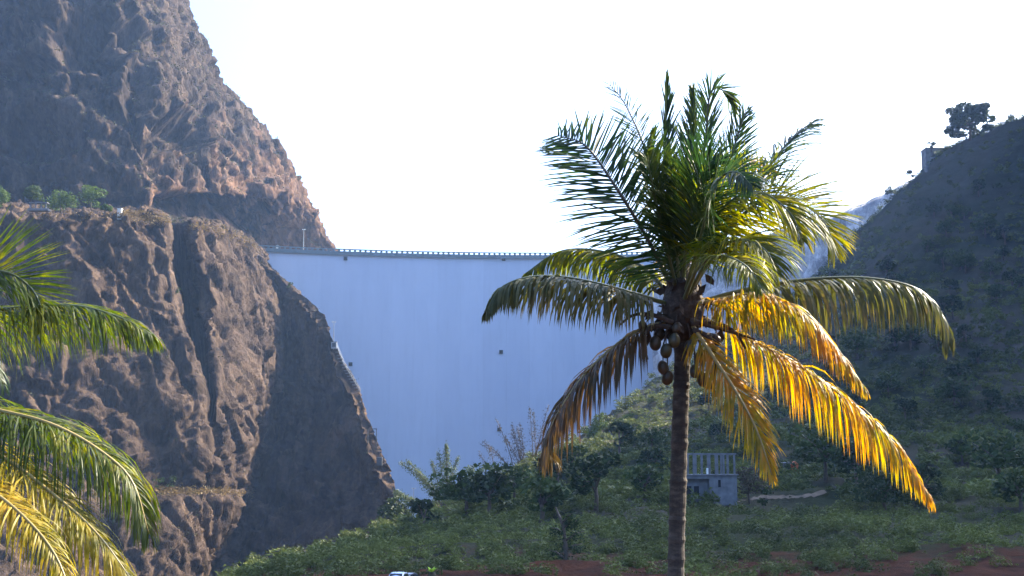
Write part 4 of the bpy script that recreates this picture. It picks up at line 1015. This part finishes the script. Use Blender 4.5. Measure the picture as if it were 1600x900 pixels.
FR = [
 # path, depth, up, leaf, rachis, kwargs
 ([c, (1018, 385), (962, 292), (915, 228), (872, 212)], dep(0, -.3, -.5, -.3, .1), CU, G_, rk, dict(Lmax=1.1, droop=.05, vee=.1, alpha=(74, 48), N=84, width=.052)),
 ([c, (1034, 320), (1005, 225), (975, 160), (952, 132)], dep(0, .9, 1.6, 2.0, 2.2), CU, G_, rk, dict(Lmax=.75, droop=.06, vee=.1, alpha=(60, 30), width=.03, N=56)),
 ([c, (1046, 330), (1040, 230), (1040, 170), (1041, 122)], dep(0, .3, .4, .3, .2), (.8, -.6, 0), G_, rg, dict(start=.38, Lmax=.62, droop=.02, vee=.4, alpha=(34, 10), N=70)),
 ([c, (1072, 330), (1082, 235), (1084, 175), (1082, 140)], dep(0, -.2, -.3, -.2, -.1), (-.8, -.6, 0), G_, rg, dict(start=.35, Lmax=.65, droop=.03, vee=.4, alpha=(34, 12), N=70)),
 ([c, (1090, 320), (1103, 215), (1112, 140), (1142, 152), (1150, 175)], dep(0, .4, .6, .7, .7, .7), (-.6, -.6, .3), G_, rk, dict(start=.35, Lmax=.66, droop=.15, vee=.3, alpha=(38, 20), N=74)),
 ([c, (1108, 350), (1138, 258), (1158, 195), (1166, 172)], dep(0, .1, .2, .2, .3), (.3, -1, .2), G_, rk, dict(start=.35, Lmax=.66, droop=.06, vee=.2, alpha=(42, 24), N=60)),
 ([c, (1128, 375), (1190, 276), (1236, 218), (1270, 190)], dep(0, -.2, -.1, .2, .5), (-.3, -.2, 1), G_, rk, dict(Lmax=1.0, droop=.45, vee=.2, alpha=(65, 20), N=78)),
 ([c, (1130, 372), (1196, 310), (1252, 318), (1290, 350), (1304, 392)], dep(0, -.3, -.6, -.7, -.7, -.6), (.1, -.75, .6), Lm, rg, dict(start=.3, Lmax=1.0, droop=.14, vee=.2, alpha=(72, 30))),
 ([c, (1105, 410), (1150, 375), (1195, 390), (1215, 430)], dep(0, -.9, -1.6, -2.0, -2.2), (.2, -.6, .7), Lm, rg, dict(start=.4, Lmax=.85, droop=.4, vee=.2, alpha=(68, 30))),
 ([c, (1150, 456), (1250, 438), (1350, 434), (1430, 450), (1472, 490), (1483, 538)], dep(0, 0, .1, .2, .2, .3, .3), (-.1, -.25, 1), Ol, rg, dict(Lmax=1.0, droop=1.9, vee=-.1, alpha=(80, 36), N=96, width=.06)),
 ([c, (1135, 466), (1195, 461), (1258, 490), (1308, 545), (1350, 604)], dep(0, -.6, -1.0, -1.3, -1.5, -1.6), (.2, -.1, 1), Go, ro, dict(Lmax=.85, droop=1.2, width=.048, vee=.1, alpha=(66, 34), N=86)),
 ([c, (1150, 520), (1250, 572), (1345, 642), (1408, 706), (1452, 776)], dep(0, .1, .1, 0, -.1, -.2), (.5, .1, 1), Go, ro, dict(Lmax=1.0, droop=1.4, width=.048, vee=.1, alpha=(66, 42), N=96)),
 ([c, (1108, 548), (1150, 612), (1182, 672), (1206, 742)], dep(0, -.5, -.8, -.9, -.9), (.35, -1, .15), Go, ro, dict(Lmax=.72, droop=.35, vee=.05, alpha=(45, 22), N=74)),
 ([c, (985, 457), (900, 436), (835, 432), (785, 448), (760, 484)], dep(0, -.4, -.8, -1.1, -1.3, -1.4), (0, -.15, 1), Ol, rg, dict(Lmax=.85, droop=1.3, vee=0, alpha=(66, 28), N=90, width=.06)),
 ([c, (1005, 418), (940, 393), (875, 393), (820, 428)], dep(0, .5, .9, 1.2, 1.4), (0, -.25, 1), Lm, rg, dict(Lmax=.75, droop=1.2, vee=0, alpha=(76, 44), N=76, width=.06)),
 ([(1058, 500), (995, 518), (928, 570), (880, 632), (853, 690), (862, 716)], dep(0, -.1, -.2, -.3, -.3, -.3), (-.45, -.1, 1), Br, ro, dict(width=.056, Lmax=1.1, droop=.9, vee=.05, alpha=(72, 40), N=88)),
 ([c, (1030, 340), (1012, 250), (1016, 215)], dep(0, -.7, -1.3, -1.7), (.5, -.8, .3), G_, rg, dict(Lmax=.9, droop=.15, vee=.3, alpha=(60, 25))),
 ([c, (1095, 370), (1118, 290), (1148, 268), (1175, 290)], dep(0, -1.0, -1.9, -2.5, -2.9), (-.2, -.8, .5), G_, rg, dict(start=.3, Lmax=.95, droop=.25, vee=.25, alpha=(64, 30))),
 ([c, (1085, 350), (1120, 280), (1170, 255), (1215, 275)], dep(0, 1.0, 2.0, 2.8, 3.2), (0, .3, 1), Go, rg, dict(Lmax=.85, droop=.4, vee=.3, alpha=(64, 34), N=60)),
 ([c, (1052, 350), (1032, 285), (1012, 250), (1002, 245)], dep(0, -.5, -.8, -.9, -.8), (.6, -.8, .1), G_, rg, dict(Lmax=.7, droop=.12, vee=.25, alpha=(50, 24), start=.3, N=70)),
 ([c, (1075, 360), (1092, 290), (1108, 255), (1128, 250)], dep(0, -.6, -1.0, -1.2, -1.2), (-.4, -.9, .1), G_, rg, dict(Lmax=.95, droop=.18, vee=.25, alpha=(54, 26), start=.3, N=74)),
 ([c, (1095, 385), (1135, 320), (1185, 300), (1232, 330), (1255, 375)], dep(0, -.6, -1.0, -1.3, -1.5, -1.5), (.1, -.75, .6), Lm, rg, dict(Lmax=.95, droop=.28, vee=.2, alpha=(66, 28), start=.25)),
 ([c, (1090, 420), (1125, 400), (1165, 415), (1190, 450)], dep(0, -1.2, -2.1, -2.7, -3.0), (.1, -.6, .8), Lm, rg, dict(Lmax=.7, droop=.5, start=.45, vee=.15, alpha=(62, 30), N=60)),
]
for i, (path, dp, up, mt, rm, kw) in enumerate(FR):
    frond(palm, base, path, dp, up, mt, rm, seed=100 + i, **kw)
# old spathes and stalks
for i, pth in enumerate([[(1052, 505), (1020, 492), (990, 492), (968, 508)], [(1050, 512), (1022, 510), (1005, 530), (1012, 562)], [(1080, 505), (1120, 505), (1150, 520), (1165, 545)], [(1082, 515), (1110, 530), (1118, 570), (1112, 612)], [(1078, 500), (1130, 515), (1180, 530)]]):
    P_, _ = spline([at(x_, y_, PD - .3) - base for x_, y_ in pth], 12)
    MB().tube(P_, [.035 * (1 - k / 13) + .012 for k in range(12)], 6).build('flower_stalk', M['fibre'], palm, smooth=True)
def nut_mesh(mat):
    v, f = [], []; nr, ns = 10, 12
    for i in range(nr + 1):
        th = math.pi * i / nr
        for j in range(ns):
            a = 2 * math.pi * j / ns; r_ = .125 * math.sin(th) * (1 + .04 * math.cos(3 * a)); v.append((r_ * math.cos(a), r_ * math.sin(a), .16 * math.cos(th) - .01 * math.sin(th)))
    for i in range(nr):
        for j in range(ns): f.append([i * ns + j, (i + 1) * ns + j, (i + 1) * ns + (j + 1) % ns, i * ns + (j + 1) % ns])
    return mesh('coconut', v, f, mat, True)
nm = [nut_mesh(M['nut']), nut_mesh(M['nut_green'])]
for i, (px, py, dz, s_, k) in enumerate([(1054, 532, -.42, 1, 1), (1041, 548, -.40, 1, 1), (1004, 509, -.15, .75, 0), (1024, 536, -.3, 1, 0), (1036, 574, -.22, .95, 0), (1043, 590, -.18, 1, 0), (1030, 522, -.1, 1, 0), (1098, 592, -.2, 1.05, 0), (1086, 580, -.28, .95, 0), (1106, 598, -.1, .9, 0), (1119, 531, -.2, .8, 0), (1078, 540, -.36, .9, 0), (1094, 556, -.12, .9, 0), (1066, 560, .3, 1, 0), (1058, 512, -.36, .85, 0)]):
    q_ = at(px, py, PD + dz) - base
    P_, _ = spline([top + Vector((0, -.12, -.05)), top.lerp(q_, .55) + Vector(((q_.x - top.x) * .35, -.10, .06)), q_ + Vector((0, 0, .10))], 8)
    MB().tube(P_, [.018 - .0012 * i_ for i_ in range(8)], 5).build('fruit_stalk', M['fibre'], palm, smooth=True)
    o = link('coconut', nm[k], palm, at(px, py, PD + dz) - base); o.scale = (s_ * .74,) * 3; o.rotation_euler = (rr.uniform(-.5, .5), rr.uniform(-.5, .5), rr.uniform(0, 3))

# second palm, its crown just outside the left edge
LD = 14.5
b2 = at(-190, 640, LD); b2 = Vector((b2.x, LD, -1.0))
lp = thing('coconut_palm', 'coconut palm at the left edge, only its sunlit fronds in view', 'palm tree', b2)
tp, _ = spline([(0, 0, 0), (.3, .1, 4), (.1, 0, 9), (0, 0, at(0, 640, LD).z + 1.0)], 120)
MB().tube(tp, [.22 - .07 * min(1, i / 40) + .01 * (i % 4 == 0) for i in range(120)], 14).build('trunk', M['trunk'], lp)
c2 = (-190, 630)
def d2(*a): return [LD + x_ for x_ in a]
FL = [
 ([c2, (-120, 490), (-50, 432), (8, 425), (50, 452), (72, 500)], d2(0, -.2, -.4, -.5, -.5, -.5), (.1, -.85, .45), M['palm_left'], rg, dict(Lmax=.85, droop=.05, vee=.2, alpha=(70, 30), N=80)),
 ([c2, (-110, 522), (-40, 492), (40, 480), (120, 478), (190, 497), (236, 522)], d2(0, -.1, -.3, -.4, -.5, -.6, -.7), (0, -.2, 1), M['palm_left'], rg, dict(Lmax=1.0, droop=.85, vee=.1, alpha=(72, 32), N=110)),
 ([c2, (-100, 622), (0, 642), (80, 663), (150, 700), (205, 750), (232, 832)], d2(0, -.3, -.5, -.6, -.7, -.8, -.8), (.15, -.25, 1), M['palm_left'], ro, dict(Lmax=1.0, droop=.9, vee=.1, alpha=(74, 32), N=120)),
 ([c2, (-110, 662), (0, 712), (80, 770), (150, 832), (212, 915)], d2(0, -.5, -.9, -1.1, -1.3, -1.4), (.3, -.15, 1), M['palm_yellow'], ro, dict(Lmax=.95, droop=.8, vee=.1, alpha=(70, 34), N=110)),
 ([c2, (-110, 710), (-20, 762), (40, 810), (85, 865), (112, 930)], d2(0, -.9, -1.5, -1.8, -2.0, -2.1), (.35, -.4, .8), M['palm_yellow'], ro, dict(Lmax=.72, droop=.7, vee=.1, alpha=(66, 34), N=86)),
 ([c2, (-120, 540), (-60, 520), (-20, 545), (5, 600)], d2(0, .5, .8, 1.0, 1.1), (0, -.3, 1), G_, rg, dict(Lmax=.7, droop=.7, vee=.1, N=50)),
 ([c2, (-260, 520), (-360, 460), (-450, 480)], d2(0, 0, .2, .3), (0, -.3, 1), M['palm_left'], rg, dict(Lmax=.8, droop=.6, N=50)),
 ([c2, (-240, 680), (-330, 740), (-400, 850)], d2(0, .2, .2, .2), (-.3, -.3, 1), Go, ro, dict(Lmax=.8, droop=.6, N=50)),
 ([c2, (-200, 480), (-190, 380), (-170, 280)], d2(0, .2, .2, .2), (.4, -1, .2), G_, rg, dict(Lmax=.8, droop=.1, N=50)),
]
for i, (path, dp, up, mt, rm, kw) in enumerate(FL):
    kw['N'] = int(kw.get('N', 78) * 1.3); kw['width'] = .028
    frond(lp, b2, path, dp, up, mt, rm, seed=300 + i, **kw)

# ------------------------------------------------------------------ haze: one closed box of even thin air
hm = bpy.data.materials.new('haze_air'); hm.use_nodes = True; n = hm.node_tree
n.nodes.clear(); o_ = n.nodes.new('ShaderNodeOutputMaterial'); vp = n.nodes.new('ShaderNodeVolumePrincipled')
vp.inputs['Color'].default_value = (.38, .60, 1, 1); vp.inputs['Density'].default_value = .00007; vp.inputs['Anisotropy'].default_value = .3
n.links.new(vp.outputs[0], o_.inputs['Volume'])
hz = MB().box(-3100, 3100, -1600, 4900, -49, 640)
tag(hz.build('haze', hm), 'thin bluish haze filling the gorge', 'haze', kind='stuff')
